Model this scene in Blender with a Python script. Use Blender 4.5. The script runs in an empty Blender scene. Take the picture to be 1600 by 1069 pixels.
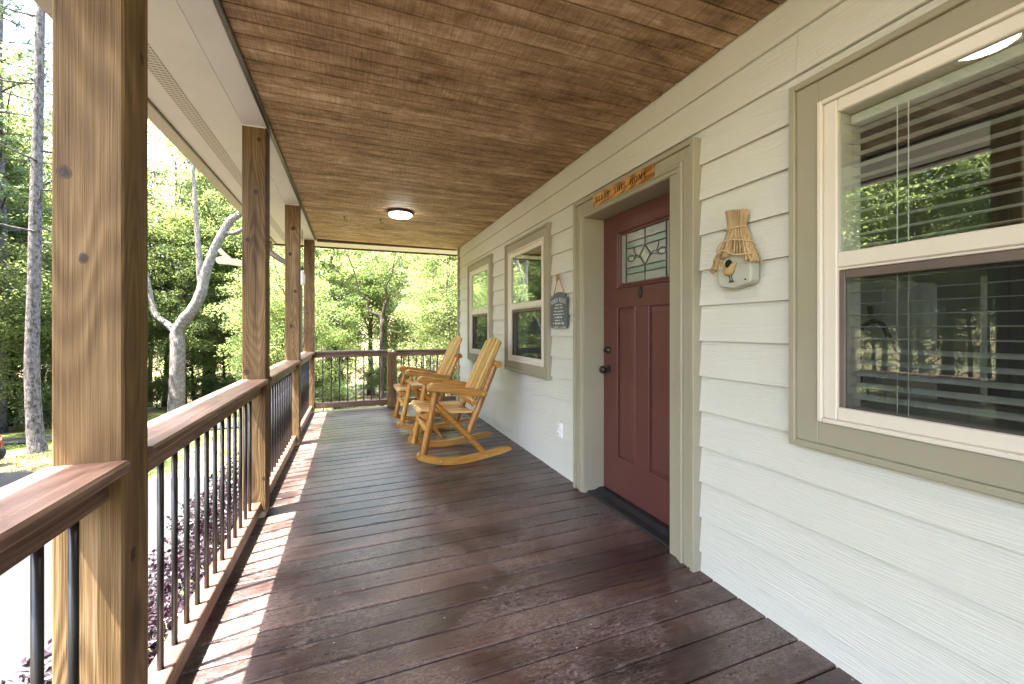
import bpy, math, random
from mathutils import Vector, Matrix, noise

random.seed(11)
R = math.radians
scene = bpy.context.scene
col = scene.collection

# ------------------------------------------------------------------ camera, sky, sun, exposure
cam_d = bpy.data.cameras.new('camera')
cam = bpy.data.objects.new('camera', cam_d)
col.objects.link(cam)
cam.location = (0.0, 0.0, 1.21)
cam.rotation_euler = (R(90), 0, R(-20.4))
cam_d.sensor_width = 36.0
cam_d.lens = 669.0 / 1600.0 * 36.0
cam_d.shift_y = -19.5 / 1600.0
cam_d.clip_start = 0.02
cam_d.clip_end = 3000.0
scene.camera = cam

SUN_DIR = Vector((1.0, 0.235, -2.74)).normalized()      # the way the sunlight travels
world = bpy.data.worlds.new('World')
scene.world = world
world.use_nodes = True
wn = world.node_tree
wn.nodes.clear()
sky = wn.nodes.new('ShaderNodeTexSky')
sky.sky_type = 'NISHITA'
sky.sun_disc = False
sky.sun_elevation = math.asin(-SUN_DIR.z)
sky.sun_rotation = math.atan2(-SUN_DIR.x, -SUN_DIR.y)
sky.air_density = 0.8
sky.dust_density = 4.0
sky.ozone_density = 0.6
bg = wn.nodes.new('ShaderNodeBackground')
bg.inputs['Strength'].default_value = 0.15
wo = wn.nodes.new('ShaderNodeOutputWorld')
wn.links.new(sky.outputs[0], bg.inputs['Color'])
wn.links.new(bg.outputs[0], wo.inputs['Surface'])

sun_d = bpy.data.lights.new('sun', 'SUN')
sun_d.energy = 5.0
sun_d.angle = R(0.55)
sun_d.color = (1.0, 0.95, 0.87)
sun = bpy.data.objects.new('sun', sun_d)
col.objects.link(sun)
sun.location = (-20, -5, 60)
sun.rotation_euler = SUN_DIR.to_track_quat('-Z', 'Y').to_euler()

scene.view_settings.view_transform = 'Standard'
scene.view_settings.look = 'None'
scene.view_settings.exposure = 3.82
scene.view_settings.gamma = 1.0
scene.view_settings.use_curve_mapping = False
scene.render.engine = 'CYCLES'
scene.cycles.use_denoising = True
scene.cycles.max_bounces = 9
scene.cycles.diffuse_bounces = 5
scene.cycles.glossy_bounces = 4
scene.cycles.transmission_bounces = 6
scene.cycles.transparent_max_bounces = 10
scene.cycles.sample_clamp_indirect = 6.0
scene.cycles.caustics_reflective = False
scene.cycles.caustics_refractive = False


# ------------------------------------------------------------------ node helpers
class G:
    """a small material graph"""
    def __init__(s, name):
        s.m = bpy.data.materials.new(name)
        s.m.use_nodes = True
        s.t = s.m.node_tree
        s.t.nodes.clear()
        s.out = s.t.nodes.new('ShaderNodeOutputMaterial')

    def n(s, typ, props=None, **ins):
        nd = s.t.nodes.new('ShaderNode' + typ)
        for k, v in (props or {}).items():
            setattr(nd, k, v)
        for k, v in ins.items():
            s.put(nd.inputs[int(k[1:])] if k[0] == '_' and k[1:].isdigit() else nd.inputs[k.replace('_', ' ')], v)
        return nd

    def put(s, sock, v):
        if isinstance(v, bpy.types.NodeSocket):
            s.t.links.new(v, sock)
        elif isinstance(v, bpy.types.Node):
            s.t.links.new(v.outputs[0], sock)
        else:
            if hasattr(sock.default_value, '__len__') and not isinstance(v, (int, float)):
                v = tuple(v)
                if len(sock.default_value) == 4 and len(v) == 3:
                    v = v + (1.0,)
            sock.default_value = v

    def math(s, op, a, b=0.0, clamp=False):
        nd = s.n('Math', {'operation': op, 'use_clamp': clamp}, _0=a, _1=b)
        return nd.outputs[0]

    def mix(s, fac, a, b, blend='MIX'):
        nd = s.t.nodes.new('ShaderNodeMix')
        nd.data_type = 'RGBA'
        nd.blend_type = blend
        s.put(nd.inputs[0], fac)
        s.put(nd.inputs[6], a)
        s.put(nd.inputs[7], b)
        return nd.outputs[2]

    def ramp(s, fac, stops):
        nd = s.t.nodes.new('ShaderNodeValToRGB')
        cr = nd.color_ramp
        while len(cr.elements) < len(stops):
            cr.elements.new(0.5)
        for e, (p, c) in zip(cr.elements, stops):
            e.position = p
            e.color = (tuple(c) + (1.0,)) if hasattr(c, '__len__') else (c, c, c, 1)
        s.put(nd.inputs[0], fac)
        return nd.outputs[0]

    def noise(s, vec, scale, detail=3, rough=0.5, dist=0.0):
        nd = s.n('TexNoise', None, Vector=vec, Scale=scale, Detail=detail, Roughness=rough, Distortion=dist)
        return nd.outputs[0]

    def mapping(s, vec, sc, rot=(0, 0, 0)):
        return s.n('Mapping', None, Vector=vec, Scale=sc, Rotation=rot).outputs[0]

    def objco(s, rand=True):
        tc = s.n('TexCoord').outputs['Object']
        if not rand:
            return tc
        r = s.n('ObjectInfo').outputs['Random']
        k = s.math('MULTIPLY', r, 61.7)
        cb = s.n('CombineXYZ', None, X=k, Y=s.math('MULTIPLY', r, 23.1), Z=s.math('MULTIPLY', r, 41.3)).outputs[0]
        return s.n('VectorMath', {'operation': 'ADD'}, _0=tc, _1=cb).outputs[0]

    def worldco(s):
        return s.n('NewGeometry').outputs['Position']

    def rand(s):
        return s.n('ObjectInfo').outputs['Random']

    def bump(s, h, strength=0.3, dist=0.01, normal=None):
        nd = s.n('Bump', None, Height=h, Strength=strength, Distance=dist)
        if normal is not None:
            s.put(nd.inputs['Normal'], normal)
        return nd.outputs[0]

    def bsdf(s, color, rough=0.5, normal=None, **kw):
        nd = s.t.nodes.new('ShaderNodeBsdfPrincipled')
        s.put(nd.inputs['Base Color'], color)
        s.put(nd.inputs['Roughness'], rough)
        if normal is not None:
            s.put(nd.inputs['Normal'], normal)
        for k, v in kw.items():
            s.put(nd.inputs[k.replace('_', ' ')], v)
        return nd.outputs[0]

    def done(s, shader):
        s.t.links.new(shader, s.out.inputs['Surface'])
        return s.m


AX = {'x': 0, 'y': 1, 'z': 2}


def longvec(axis, along, across):
    v = [across] * 3
    v[AX[axis]] = along
    return tuple(v)


def wood(name, stops, axis='z', along=0.5, across=9.0, rough=0.55, bump=0.35, blotch=0.35, var=0.16,
         figure=0.35, knots=0.0, spec=0.4, fine=90.0, saw=0.0, coat=0.0, rings=170.0):
    g = G(name)
    co = g.objco()
    lv = g.mapping(co, longvec(axis, along, across))
    a = g.noise(lv, 1.6, 4, 0.55, 0.7)
    n0 = g.noise(g.mapping(co, longvec(axis, 0.55, 3.4)), 1.0, 2, 0.45, 0.25)
    wv = g.math('ADD', g.math('MULTIPLY', g.math('SINE', g.math('MULTIPLY', n0, rings)), 0.5), 0.5)
    f = g.noise(g.mapping(co, longvec(axis, 2.2, fine)), 1.0, 3, 0.6)
    b = g.noise(co, 1.7, 3, 0.6)
    r = g.rand()
    k = g.math('ADD', g.math('MULTIPLY', a, 0.62), g.math('MULTIPLY', f, 0.25))
    k = g.math('ADD', k, g.math('MULTIPLY', g.math('SUBTRACT', wv, 0.5), figure))
    k = g.math('ADD', k, g.math('MULTIPLY', g.math('SUBTRACT', b, 0.5), blotch * 2))
    k = g.math('ADD', k, g.math('MULTIPLY', g.math('SUBTRACT', r, 0.5), var * 2))
    k = g.math('ADD', k, 0.06)
    c = g.ramp(k, stops)
    if knots:
        vo = g.n('TexVoronoi', None, Vector=g.mapping(co, longvec(axis, 1.6, 4.0)), Scale=1.0)
        kd = g.ramp(vo.outputs['Distance'], [(0.0, 1.0), (0.08, 0.8), (0.17, 0.0)])
        c = g.mix(g.math('MULTIPLY', kd, knots), c, (0.035, 0.018, 0.008))
    h = g.math('ADD', f, g.math('MULTIPLY', wv, 0.35))
    if saw:
        sv = g.noise(g.mapping(co, longvec(axis, 160.0, 4.0)), 1.0, 2)
        h = g.math('ADD', h, g.math('MULTIPLY', sv, saw))
    nrm = g.bump(h, bump, 0.004)
    rg = g.math('ADD', g.math('MULTIPLY', f, 0.25), rough - 0.1)
    return g.done(g.bsdf(c, rg, nrm, Specular_IOR_Level=spec, Coat_Weight=coat, Coat_Roughness=0.25))


def paint(name, c, rough=0.55, bump=0.1, scale=60.0, dirt=0.12, spec=0.35, along=None):
    g = G(name)
    co = g.objco()
    b = g.noise(co, 3.0, 4, 0.6)
    v = co if along is None else g.mapping(co, along)
    f = g.noise(v, scale, 3, 0.6)
    dk = tuple(x * (1 - 2.2 * dirt) for x in c)
    cc = g.mix(g.ramp(b, [(0.3, 0.0), (0.72, 1.0)]), dk, c)
    return g.done(g.bsdf(cc, rough, g.bump(f, bump, 0.004), Specular_IOR_Level=spec))


M = {}
# --- deck: dark red-brown stain with scuffs
g = G('deck_stain')
co = g.objco()
wc = g.worldco()
a = g.noise(g.mapping(co, (0.7, 11, 11)), 1.6, 4, 0.55, 0.8)
f = g.noise(g.mapping(co, (3.0, 110, 110)), 1.0, 3, 0.65)
b = g.noise(wc, 1.3, 3, 0.6)
k = g.math('ADD', g.math('MULTIPLY', a, 0.55), g.math('MULTIPLY', f, 0.28))
k = g.math('ADD', k, g.math('MULTIPLY', g.math('SUBTRACT', b, 0.5), 0.5))
k = g.math('ADD', k, g.math('MULTIPLY', g.math('SUBTRACT', g.rand(), 0.5), 0.22))
c = g.ramp(k, [(0.22, (0.015, 0.0085, 0.0075)), (0.45, (0.048, 0.025, 0.0205)), (0.66, (0.102, 0.054, 0.043)), (0.85, (0.18, 0.105, 0.082))])
s1 = g.noise(wc, 1.9, 4, 0.65, 0.4)
s2 = g.noise(g.mapping(wc, (11, 22, 11)), 3.0, 8, 0.85, 1.5)
s3 = g.noise(g.mapping(wc, (3, 3, 3), (0, 0, 0.6)), 9.0, 3, 0.6, 3.0)
scuff = g.math('MULTIPLY', g.ramp(s1, [(0.40, 0.0), (0.58, 1.0)]), g.ramp(s2, [(0.47, 0.0), (0.60, 1.0)]))
scuff = g.math('MULTIPLY', scuff, 0.46)
scr = g.math('MULTIPLY', g.ramp(s3, [(0.488, 0.0), (0.5, 1.0), (0.512, 0.0)]), g.ramp(s1, [(0.5, 0.0), (0.62, 0.5)]))
vo = g.n('TexVoronoi', None, Vector=wc, Scale=16.0)
spk = g.math('MULTIPLY', g.math('LESS_THAN', vo.outputs['Distance'], 0.055), g.math('GREATER_THAN', g.n('SeparateColor', None, Color=vo.outputs['Color']).outputs[0], 0.72))
c = g.mix(scuff, c, (0.36, 0.30, 0.27))
c = g.mix(scr, c, (0.42, 0.37, 0.34))
c = g.mix(g.math('MULTIPLY', spk, 0.8), c, (0.50, 0.46, 0.42))
loc_ = g.n('SeparateXYZ', None, Vector=g.n('TexCoord').outputs['Object'])
fx = g.math('SUBTRACT', g.math('FRACT', g.math('ADD', g.math('MULTIPLY', loc_.outputs['X'], 2.5), 0.1)), 0.5)
fy = g.math('SUBTRACT', g.math('ABSOLUTE', loc_.outputs['Y']), 0.042)
d2 = g.math('ADD', g.math('POWER', g.math('MULTIPLY', fx, 0.4), 2.0), g.math('POWER', fy, 2.0))
c = g.mix(g.math('MULTIPLY', g.math('LESS_THAN', d2, 0.0000145), 0.85), c, (0.012, 0.009, 0.008))
rg = g.math('ADD', g.math('MULTIPLY', scuff, 0.35), g.math('ADD', g.math('MULTIPLY', f, 0.22), 0.19))
M['deck'] = g.done(g.bsdf(c, rg, g.bump(f, 0.35, 0.004), Specular_IOR_Level=0.65))

# --- ceiling boards: blotchy stain, cross-sawn
g = G('ceiling_stain')
co = g.objco()
wc = g.worldco()
a = g.noise(g.mapping(co, (2.2, 16, 16)), 1.6, 4, 0.6, 0.9)
f = g.noise(g.mapping(co, (120.0, 7, 7)), 1.0, 3, 0.65)
b = g.noise(g.mapping(wc, (1.5, 3.4, 1)), 1.2, 5, 0.65, 0.8)
b2 = g.noise(g.mapping(wc, (5, 9, 1)), 1.3, 5, 0.75, 0.3)
k = g.math('ADD', g.math('MULTIPLY', a, 0.26), g.math('MULTIPLY', f, 0.24))
k = g.math('ADD', k, g.math('MULTIPLY', b, 0.36))
k = g.math('ADD', k, g.math('MULTIPLY', b2, 0.28))
k = g.math('ADD', k, g.math('MULTIPLY', g.math('SUBTRACT', g.rand(), 0.5), 0.07))
c = g.ramp(k, [(0.39, (0.062, 0.034, 0.018)), (0.49, (0.185, 0.110, 0.060)), (0.59, (0.325, 0.212, 0.122)), (0.70, (0.53, 0.40, 0.28))])
M['ceiling'] = g.done(g.bsdf(c, 0.62, g.bump(f, 0.4, 0.004), Specular_IOR_Level=0.3))

WPOST = [(0.20, (0.036, 0.020, 0.008)), (0.42, (0.102, 0.060, 0.024)), (0.60, (0.160, 0.100, 0.043)), (0.82, (0.29, 0.19, 0.10))]
M['post'] = wood('post_wood', WPOST, 'z', 0.9, 20.0, 0.62, 0.7, 0.28, 0.10, 0.13, 0.9, 0.25, fine=190.0, rings=190.0)
WRAIL = [(0.20, (0.050, 0.025, 0.017)), (0.42, (0.115, 0.062, 0.042)), (0.62, (0.185, 0.110, 0.080)), (0.85, (0.30, 0.20, 0.155))]
M['rail_y'] = wood('rail_wood_along', WRAIL, 'y', 0.9, 20.0, 0.45, 0.4, 0.36, 0.12, 0.16, 0.3, 0.4, fine=200.0, rings=170.0)
M['rail_x'] = wood('rail_wood_across', WRAIL, 'x', 0.9, 20.0, 0.45, 0.4, 0.36, 0.12, 0.16, 0.3, 0.4, fine=200.0, rings=170.0)
WCH = [(0.15, (0.17, 0.070, 0.012)), (0.40, (0.33, 0.142, 0.020)), (0.62, (0.43, 0.20, 0.033)), (0.86, (0.56, 0.31, 0.075))]
WSL = [(0.15, (0.28, 0.120, 0.024)), (0.40, (0.47, 0.230, 0.064)), (0.62, (0.60, 0.320, 0.105)), (0.86, (0.70, 0.43, 0.17))]
M['chair_x'] = wood('honey_wood_long', WCH, 'x', 1.2, 22, 0.38, 0.15, 0.42, 0.14, 0.16, 0.9, 0.45, coat=0.2)
M['chair_z'] = wood('honey_wood_upright', WCH, 'z', 1.2, 22, 0.38, 0.15, 0.42, 0.14, 0.16, 0.9, 0.45, coat=0.2)
M['chair_y'] = wood('honey_wood_cross', WCH, 'y', 1.2, 22, 0.38, 0.15, 0.42, 0.14, 0.16, 0.9, 0.45, coat=0.2)
M['slat_z'] = wood('back_slat_wood', WSL, 'z', 1.2, 22, 0.4, 0.15, 0.25, 0.26, 0.14, 0.9, 0.45, coat=0.15)
M['slat_x'] = wood('seat_slat_wood', WSL, 'x', 1.2, 22, 0.36, 0.15, 0.25, 0.26, 0.14, 0.6, 0.5, coat=0.3)
M['sign_wood'] = wood('sign_wood', [(0.2, (0.22, 0.09, 0.018)), (0.5, (0.46, 0.22, 0.055)), (0.8, (0.60, 0.33, 0.11))], 'y', 1.5, 18, 0.45, 0.2, 0.5, 0.0, 0.4, 0.4)
M['brown_trim'] = paint('brown_trim', (0.085, 0.055, 0.042), 0.5, 0.05)

# --- fibre-cement siding with embossed grain
g = G('siding_paint')
co = g.objco()
lv = g.mapping(co, (1, 0.055, 1))
wv = g.n('TexWave', {'wave_type': 'BANDS', 'bands_direction': 'Z'}, Vector=lv, Scale=38.0, Distortion=11.0, Detail=2.0, Detail_Scale=1.6, Detail_Roughness=0.5).outputs[1]
nz = g.noise(g.mapping(co, (1, 1.5, 60)), 3.0, 3)
h = g.math('ADD', wv, g.math('MULTIPLY', nz, 0.6))
b = g.noise(g.worldco(), 1.4, 4, 0.6)
c = g.mix(g.ramp(b, [(0.3, 0.0), (0.7, 1.0)]), (0.595, 0.592, 0.535), (0.635, 0.632, 0.580))
M['siding'] = g.done(g.bsdf(c, 0.6, g.bump(h, 0.32, 0.0035), Specular_IOR_Level=0.3))
# --- trim boards with grain
g = G('trim_paint')
co = g.objco()
nz = g.noise(g.mapping(co, (9, 9, 9)), 3.0, 4, 0.6, 1.5)
b = g.noise(co, 2.0, 4, 0.6)
c = g.mix(b, (0.280, 0.258, 0.186), (0.360, 0.334, 0.250))
M['trim'] = g.done(g.bsdf(c, 0.55, g.bump(nz, 0.25, 0.004), Specular_IOR_Level=0.35))
M['vinyl'] = paint('almond_vinyl', (0.70, 0.645, 0.56), 0.38, 0.02, dirt=0.03)
M['soffit'] = paint('grey_soffit', (0.60, 0.58, 0.575), 0.55, 0.06, dirt=0.05)
M['soffit_light'] = paint('pale_soffit', (0.60, 0.56, 0.47), 0.55, 0.06, dirt=0.05)
M['gutter'] = paint('gutter_paint', (0.42, 0.37, 0.34), 0.45, 0.03, dirt=0.06)
M['screen_frame'] = paint('screen_frame', (0.16, 0.125, 0.105), 0.5, 0.03)
M['bronze'] = paint('dark_bronze', (0.035, 0.026, 0.02), 0.35, 0.03)
M['black_metal'] = paint('black_metal', (0.012, 0.011, 0.011), 0.34, 0.08, 180, spec=0.5)
M['black_plastic'] = paint('black_plastic', (0.02, 0.02, 0.02), 0.5, 0.05)
M['white_plastic'] = paint('white_plastic', (0.80, 0.79, 0.76), 0.4, 0.02, dirt=0.02)
M['blind'] = paint('blind_white', (0.85, 0.85, 0.82), 0.45, 0.02, dirt=0.02)
M['cream'] = paint('cream_paint', (0.62, 0.55, 0.40), 0.5, 0.05, dirt=0.08)
M['roof'] = paint('roof_shingle', (0.09, 0.085, 0.08), 0.9, 0.6, 30, 0.2)
M['black_print'] = paint('black_print', (0.012, 0.010, 0.009), 0.6, 0.05)
M['white_print'] = paint('white_print', (0.74, 0.75, 0.74), 0.6, 0.05, dirt=0.02)
M['slate'] = paint('slate_sign', (0.125, 0.142, 0.158), 0.55, 0.15, 40, 0.14)
M['rope'] = paint('rope', (0.46, 0.29, 0.11), 0.8, 0.5, 200, 0.1)
M['straw'] = wood('straw', [(0.2, (0.26, 0.165, 0.075)), (0.5, (0.48, 0.345, 0.18)), (0.8, (0.64, 0.50, 0.30))], 'z', 3, 160, 0.7, 0.4, 0.4, 0.0, 0.2)
M['twine'] = paint('twine', (0.60, 0.47, 0.26), 0.8, 0.3, 200)
M['pale_green'] = paint('pale_green_clay', (0.58, 0.60, 0.51), 0.6, 0.4, 30, 0.14)
M['bird'] = paint('tan_bird', (0.52, 0.36, 0.17), 0.6, 0.25, 60, 0.15)
M['knot'] = paint('knot_wood', (0.042, 0.021, 0.010), 0.6, 0.5, 90, 0.25)
M['knot_rim'] = paint('knot_rim', (0.085, 0.045, 0.018), 0.6, 0.4, 90, 0.2)
M['threshold'] = paint('threshold', (0.022, 0.022, 0.026), 0.45, 0.2, 50, 0.2)
M['caulk'] = paint('white_caulk', (0.7, 0.68, 0.62), 0.6, 0.1)
M['room'] = paint('room_wall', (0.45, 0.44, 0.41), 0.7, 0.05)
M['room_floor'] = paint('room_floor', (0.32, 0.25, 0.19), 0.5, 0.05)
M['counter'] = paint('counter', (0.40, 0.39, 0.37), 0.3, 0.05)  # tone lightened to bounce light up onto the blind slats
M['curtain'] = paint('curtain_cloth', (0.20, 0.27, 0.33), 0.85, 0.2, 120)
M['brass'] = paint('brass_bolt', (0.50, 0.40, 0.22), 0.35, 0.02)
M['concrete'] = paint('footing', (0.35, 0.34, 0.32), 0.9, 0.3)
M['post_base'] = paint('raw_post_base', (0.42, 0.39, 0.33), 0.75, 0.5, 70, 0.2)

# --- burgundy door with moulded grain
g = G('door_paint')
co = g.objco()
f = g.noise(g.mapping(co, (60, 60, 2.5)), 1.0, 4, 0.6, 0.5)
b = g.noise(co, 2.2, 3, 0.6)
c = g.mix(b, (0.090, 0.030, 0.026), (0.125, 0.045, 0.040))
M['door'] = g.done(g.bsdf(c, 0.42, g.bump(f, 0.25, 0.003), Specular_IOR_Level=0.4))


# --- glass
def glass(name, f0, tint=(0.93, 0.97, 0.95), bumpn=0.0):
    g = G(name)
    ge = g.n('NewGeometry')
    c = g.math('ABSOLUTE', g.n('VectorMath', {'operation': 'DOT_PRODUCT'}, _0=ge.outputs['Normal'], _1=ge.outputs['Incoming']).outputs['Value'])
    p = g.math('POWER', g.math('SUBTRACT', 1.0, c, True), 5.0)
    fac = g.math('ADD', g.math('MULTIPLY', p, 1.0 - f0), f0)
    tr = g.n('BsdfTransparent', None, Color=tint).outputs[0]
    gl = g.n('BsdfGlossy', None, Color=(0.96, 1.0, 0.97), Roughness=0.0)
    if bumpn:
        g.put(gl.inputs['Normal'], g.bump(g.noise(g.objco(False), 4.0, 2), bumpn, 0.002))
    return g.done(g.n('MixShader', None, _0=fac, _1=tr, _2=gl.outputs[0]).outputs[0])


M['glass'] = glass('window_glass', 0.15, bumpn=0.03)


def leaded(name, base):
    g = G(name)
    co = g.objco()
    nb = g.bump(g.math('ADD', g.noise(co, 95.0, 2, 0.6), g.noise(co, 30.0, 2)), 0.55, 0.004)
    return g.done(g.bsdf(base, 0.10, nb, Specular_IOR_Level=1.0, IOR=2.0, Transmission_Weight=0.25))


M['obscure'] = leaded('obscure_glass', (0.34, 0.36, 0.35))
M['obscure_green'] = leaded('green_glass', (0.20, 0.30, 0.25))
M['bevel_glass'] = leaded('bevel_glass', (0.26, 0.33, 0.27))
M['lead'] = paint('lead_came', (0.06, 0.065, 0.062), 0.4, 0.1)

g = G('insect_screen')
tr = g.n('BsdfTransparent', None, Color=(0.9, 0.9, 0.9)).outputs[0]
df = g.n('BsdfDiffuse', None, Color=(0.035, 0.036, 0.036)).outputs[0]
M['screen'] = g.done(g.n('MixShader', None, _0=0.17, _1=tr, _2=df).outputs[0])

g = G('lamp_diffuser')
em = g.n('Emission', None, Color=(1.0, 0.97, 0.92), Strength=3.0).outputs[0]
M['lamp'] = g.done(em)


# ------------------------------------------------------------------ mesh helpers
class MB:
    def __init__(s):
        s.v, s.f = [], []

    def add(s, vs, fs):
        o = len(s.v)
        s.v += [tuple(p) for p in vs]
        s.f += [tuple(i + o for i in q) for q in fs]
        return s

    def box(s, x0, x1, y0, y1, z0, z1):
        return s.add([(x0, y0, z0), (x1, y0, z0), (x1, y1, z0), (x0, y1, z0), (x0, y0, z1), (x1, y0, z1), (x1, y1, z1), (x0, y1, z1)],
                     [(0, 3, 2, 1), (4, 5, 6, 7), (0, 1, 5, 4), (1, 2, 6, 5), (2, 3, 7, 6), (3, 0, 4, 7)])

    def bbox(s, x0, x1, y0, y1, z0, z1, b=0.004):
        """box with chamfered edges (24 vertices)"""
        vs, fs = [], []
        X, Y, Z = (x0, x1), (y0, y1), (z0, z1)
        idx = {}
        for i in (0, 1):
            for j in (0, 1):
                for k in (0, 1):
                    si, sj, sk = (1 - 2 * i) * b, (1 - 2 * j) * b, (1 - 2 * k) * b
                    idx[i, j, k, 0] = len(vs); vs.append((X[i], Y[j] + sj, Z[k] + sk))
                    idx[i, j, k, 1] = len(vs); vs.append((X[i] + si, Y[j], Z[k] + sk))
                    idx[i, j, k, 2] = len(vs); vs.append((X[i] + si, Y[j] + sj, Z[k]))
        for i in (0, 1):
            q = [idx[i, 0, 0, 0], idx[i, 1, 0, 0], idx[i, 1, 1, 0], idx[i, 0, 1, 0]]
            fs.append(tuple(q if i else q[::-1]))
            q = [idx[0, i, 0, 1], idx[0, i, 1, 1], idx[1, i, 1, 1], idx[1, i, 0, 1]]
            fs.append(tuple(q if i else q[::-1]))
            q = [idx[0, 0, i, 2], idx[1, 0, i, 2], idx[1, 1, i, 2], idx[0, 1, i, 2]]
            fs.append(tuple(q if i else q[::-1]))
        for i in (0, 1):
            for j in (0, 1):
                fs.append((idx[i, j, 0, 0], idx[i, j, 0, 1], idx[i, j, 1, 1], idx[i, j, 1, 0]))
                fs.append((idx[i, 0, j, 0], idx[i, 0, j, 2], idx[i, 1, j, 2], idx[i, 1, j, 0]))
                fs.append((idx[0, i, j, 1], idx[0, i, j, 2], idx[1, i, j, 2], idx[1, i, j, 1]))
                for k in (0, 1):
                    fs.append((idx[i, j, k, 0], idx[i, j, k, 1], idx[i, j, k, 2]))
        return s.add(vs, fs)

    def prism(s, poly, axis, a, b):
        """extrude a 2D polygon along an axis: 'x' -> (y,z) polygon, 'y' -> (x,z), 'z' -> (x,y)"""
        n = len(poly)
        def P(p, t):
            return {'x': (t, p[0], p[1]), 'y': (p[0], t, p[1]), 'z': (p[0], p[1], t)}[axis]
        vs = [P(p, a) for p in poly] + [P(p, b) for p in poly]
        fs = [tuple(range(n)), tuple(range(2 * n - 1, n - 1, -1))]
        fs += [(i, (i + 1) % n, n + (i + 1) % n, n + i) for i in range(n)]
        return s.add(vs, fs)

    def tube(s, pts, radii, n=10, cap=True, wob=0.0, seed=0):
        rnd = random.Random(seed)
        pts = [Vector(p) for p in pts]
        if not hasattr(radii, '__len__'):
            radii = [radii] * len(pts)
        rings = []
        up = None
        base = len(s.v)
        for i, p in enumerate(pts):
            d = (pts[min(i + 1, len(pts) - 1)] - pts[max(i - 1, 0)]).normalized()
            if up is None:
                up = Vector((0, 0, 1)) if abs(d.z) < 0.9 else Vector((1, 0, 0))
            a = d.cross(up)
            if a.length < 1e-4:
                a = d.orthogonal()
            a.normalize()
            up = a.cross(d).normalized()
            for k in range(n):
                t = 2 * math.pi * k / n
                r = radii[i] * (1 + wob * (rnd.random() - 0.5))
                s.v.append(tuple(p + (a * math.cos(t) + up * math.sin(t)) * r))
        for i in range(len(pts) - 1):
            for k in range(n):
                a0, a1 = base + i * n + k, base + i * n + (k + 1) % n
                s.f.append((a0, a1, a1 + n, a0 + n))
        if cap:
            s.f.append(tuple(base + k for k in range(n))[::-1])
            e = base + (len(pts) - 1) * n
            s.f.append(tuple(e + k for k in range(n)))
        return s

    def lathe(s, prof, n=20, c=(0, 0, 0), axis='z'):
        base = len(s.v)
        for r, h in prof:
            for k in range(n):
                t = 2 * math.pi * k / n
                p = {'z': (r * math.cos(t), r * math.sin(t), h), 'x': (h, r * math.cos(t), r * math.sin(t)), 'y': (r * math.sin(t), h, r * math.cos(t))}[axis]
                s.v.append((p[0] + c[0], p[1] + c[1], p[2] + c[2]))
        for i in range(len(prof) - 1):
            for k in range(n):
                a0, a1 = base + i * n + k, base + i * n + (k + 1) % n
                s.f.append((a0, a1, a1 + n, a0 + n))
        s.f.append(tuple(base + k for k in range(n))[::-1])
        e = base + (len(prof) - 1) * n
        s.f.append(tuple(e + k for k in range(n)))
        return s

    def mesh(s, name, mat=None, smooth=False, recalc=True):
        me = bpy.data.meshes.new(name)
        me.from_pydata(s.v, [], s.f)
        if mat is not None:
            me.materials.append(mat if not isinstance(mat, str) else M[mat])
        if recalc:
            import bmesh
            bm = bmesh.new(); bm.from_mesh(me)
            bmesh.ops.recalc_face_normals(bm, faces=bm.faces)
            bm.to_mesh(me); bm.free()
        if smooth:
            me.shade_smooth() if hasattr(me, 'shade_smooth') else None
            if isinstance(smooth, (int, float)) and smooth is not True:
                try:
                    me.set_sharp_from_angle(angle=R(smooth))
                except Exception:
                    pass
        me.update()
        return me


def inst(name, me, parent=None, loc=(0, 0, 0), rot=(0, 0, 0), scale=(1, 1, 1)):
    o = bpy.data.objects.new(name, me)
    col.objects.link(o)
    o.parent = parent
    o.location = loc
    o.rotation_euler = rot
    o.scale = scale
    return o


def part(name, mb, mat, parent=None, smooth=False, loc=(0, 0, 0), rot=(0, 0, 0)):
    return inst(name, mb.mesh(name, mat, smooth), parent, loc, rot)


def empty(name, loc=(0, 0, 0), rz=0.0, parent=None):
    o = bpy.data.objects.new(name, None)
    col.objects.link(o)
    o.location = loc
    o.rotation_euler = (0, 0, rz)
    o.parent = parent
    o.empty_display_size = 0.1
    return o


def tag(o, label=None, cat=None, group=None, kind=None):
    if label: o['label'] = label
    if cat: o['category'] = cat
    if group: o['group'] = group
    if kind: o['kind'] = kind
    return o


def copy_tree(o, parent=None):
    c = o.copy()
    col.objects.link(c)
    c.parent = parent
    for ch in list(o.children):
        copy_tree(ch, c)
    return c


def grow(pts, k=4):
    """smooth a polyline (Catmull-Rom)"""
    P = [Vector(p) for p in pts]
    out = []
    for i in range(len(P) - 1):
        p0, p1, p2, p3 = P[max(i - 1, 0)], P[i], P[i + 1], P[min(i + 2, len(P) - 1)]
        for j in range(k):
            t = j / k
            out.append(0.5 * ((2 * p1) + (p2 - p0) * t + (2 * p0 - 5 * p1 + 4 * p2 - p3) * t * t + (3 * p1 - p0 - 3 * p2 + p3) * t ** 3))
    out.append(P[-1])
    return out


def lerp(a, b, t):
    return a + (b - a) * t


def radii(r0, r1, n, p=1.0):
    return [lerp(r0, r1, (i / max(1, n - 1)) ** p) for i in range(n)]

# ------------------------------------------------------------------ terrain
def T(x, y):
    z = -1.6 - 0.09 * max(0.0, y - 11.0) * (1.0 if y < 45 else 0) - (0.09 * 34 if y >= 45 else 0)
    far = max(0.0, -x - 16)
    z += 0.03 * min(far, 60)
    if y > 45:
        z += 0.12 * min(y - 45, 120)
    return z


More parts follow.
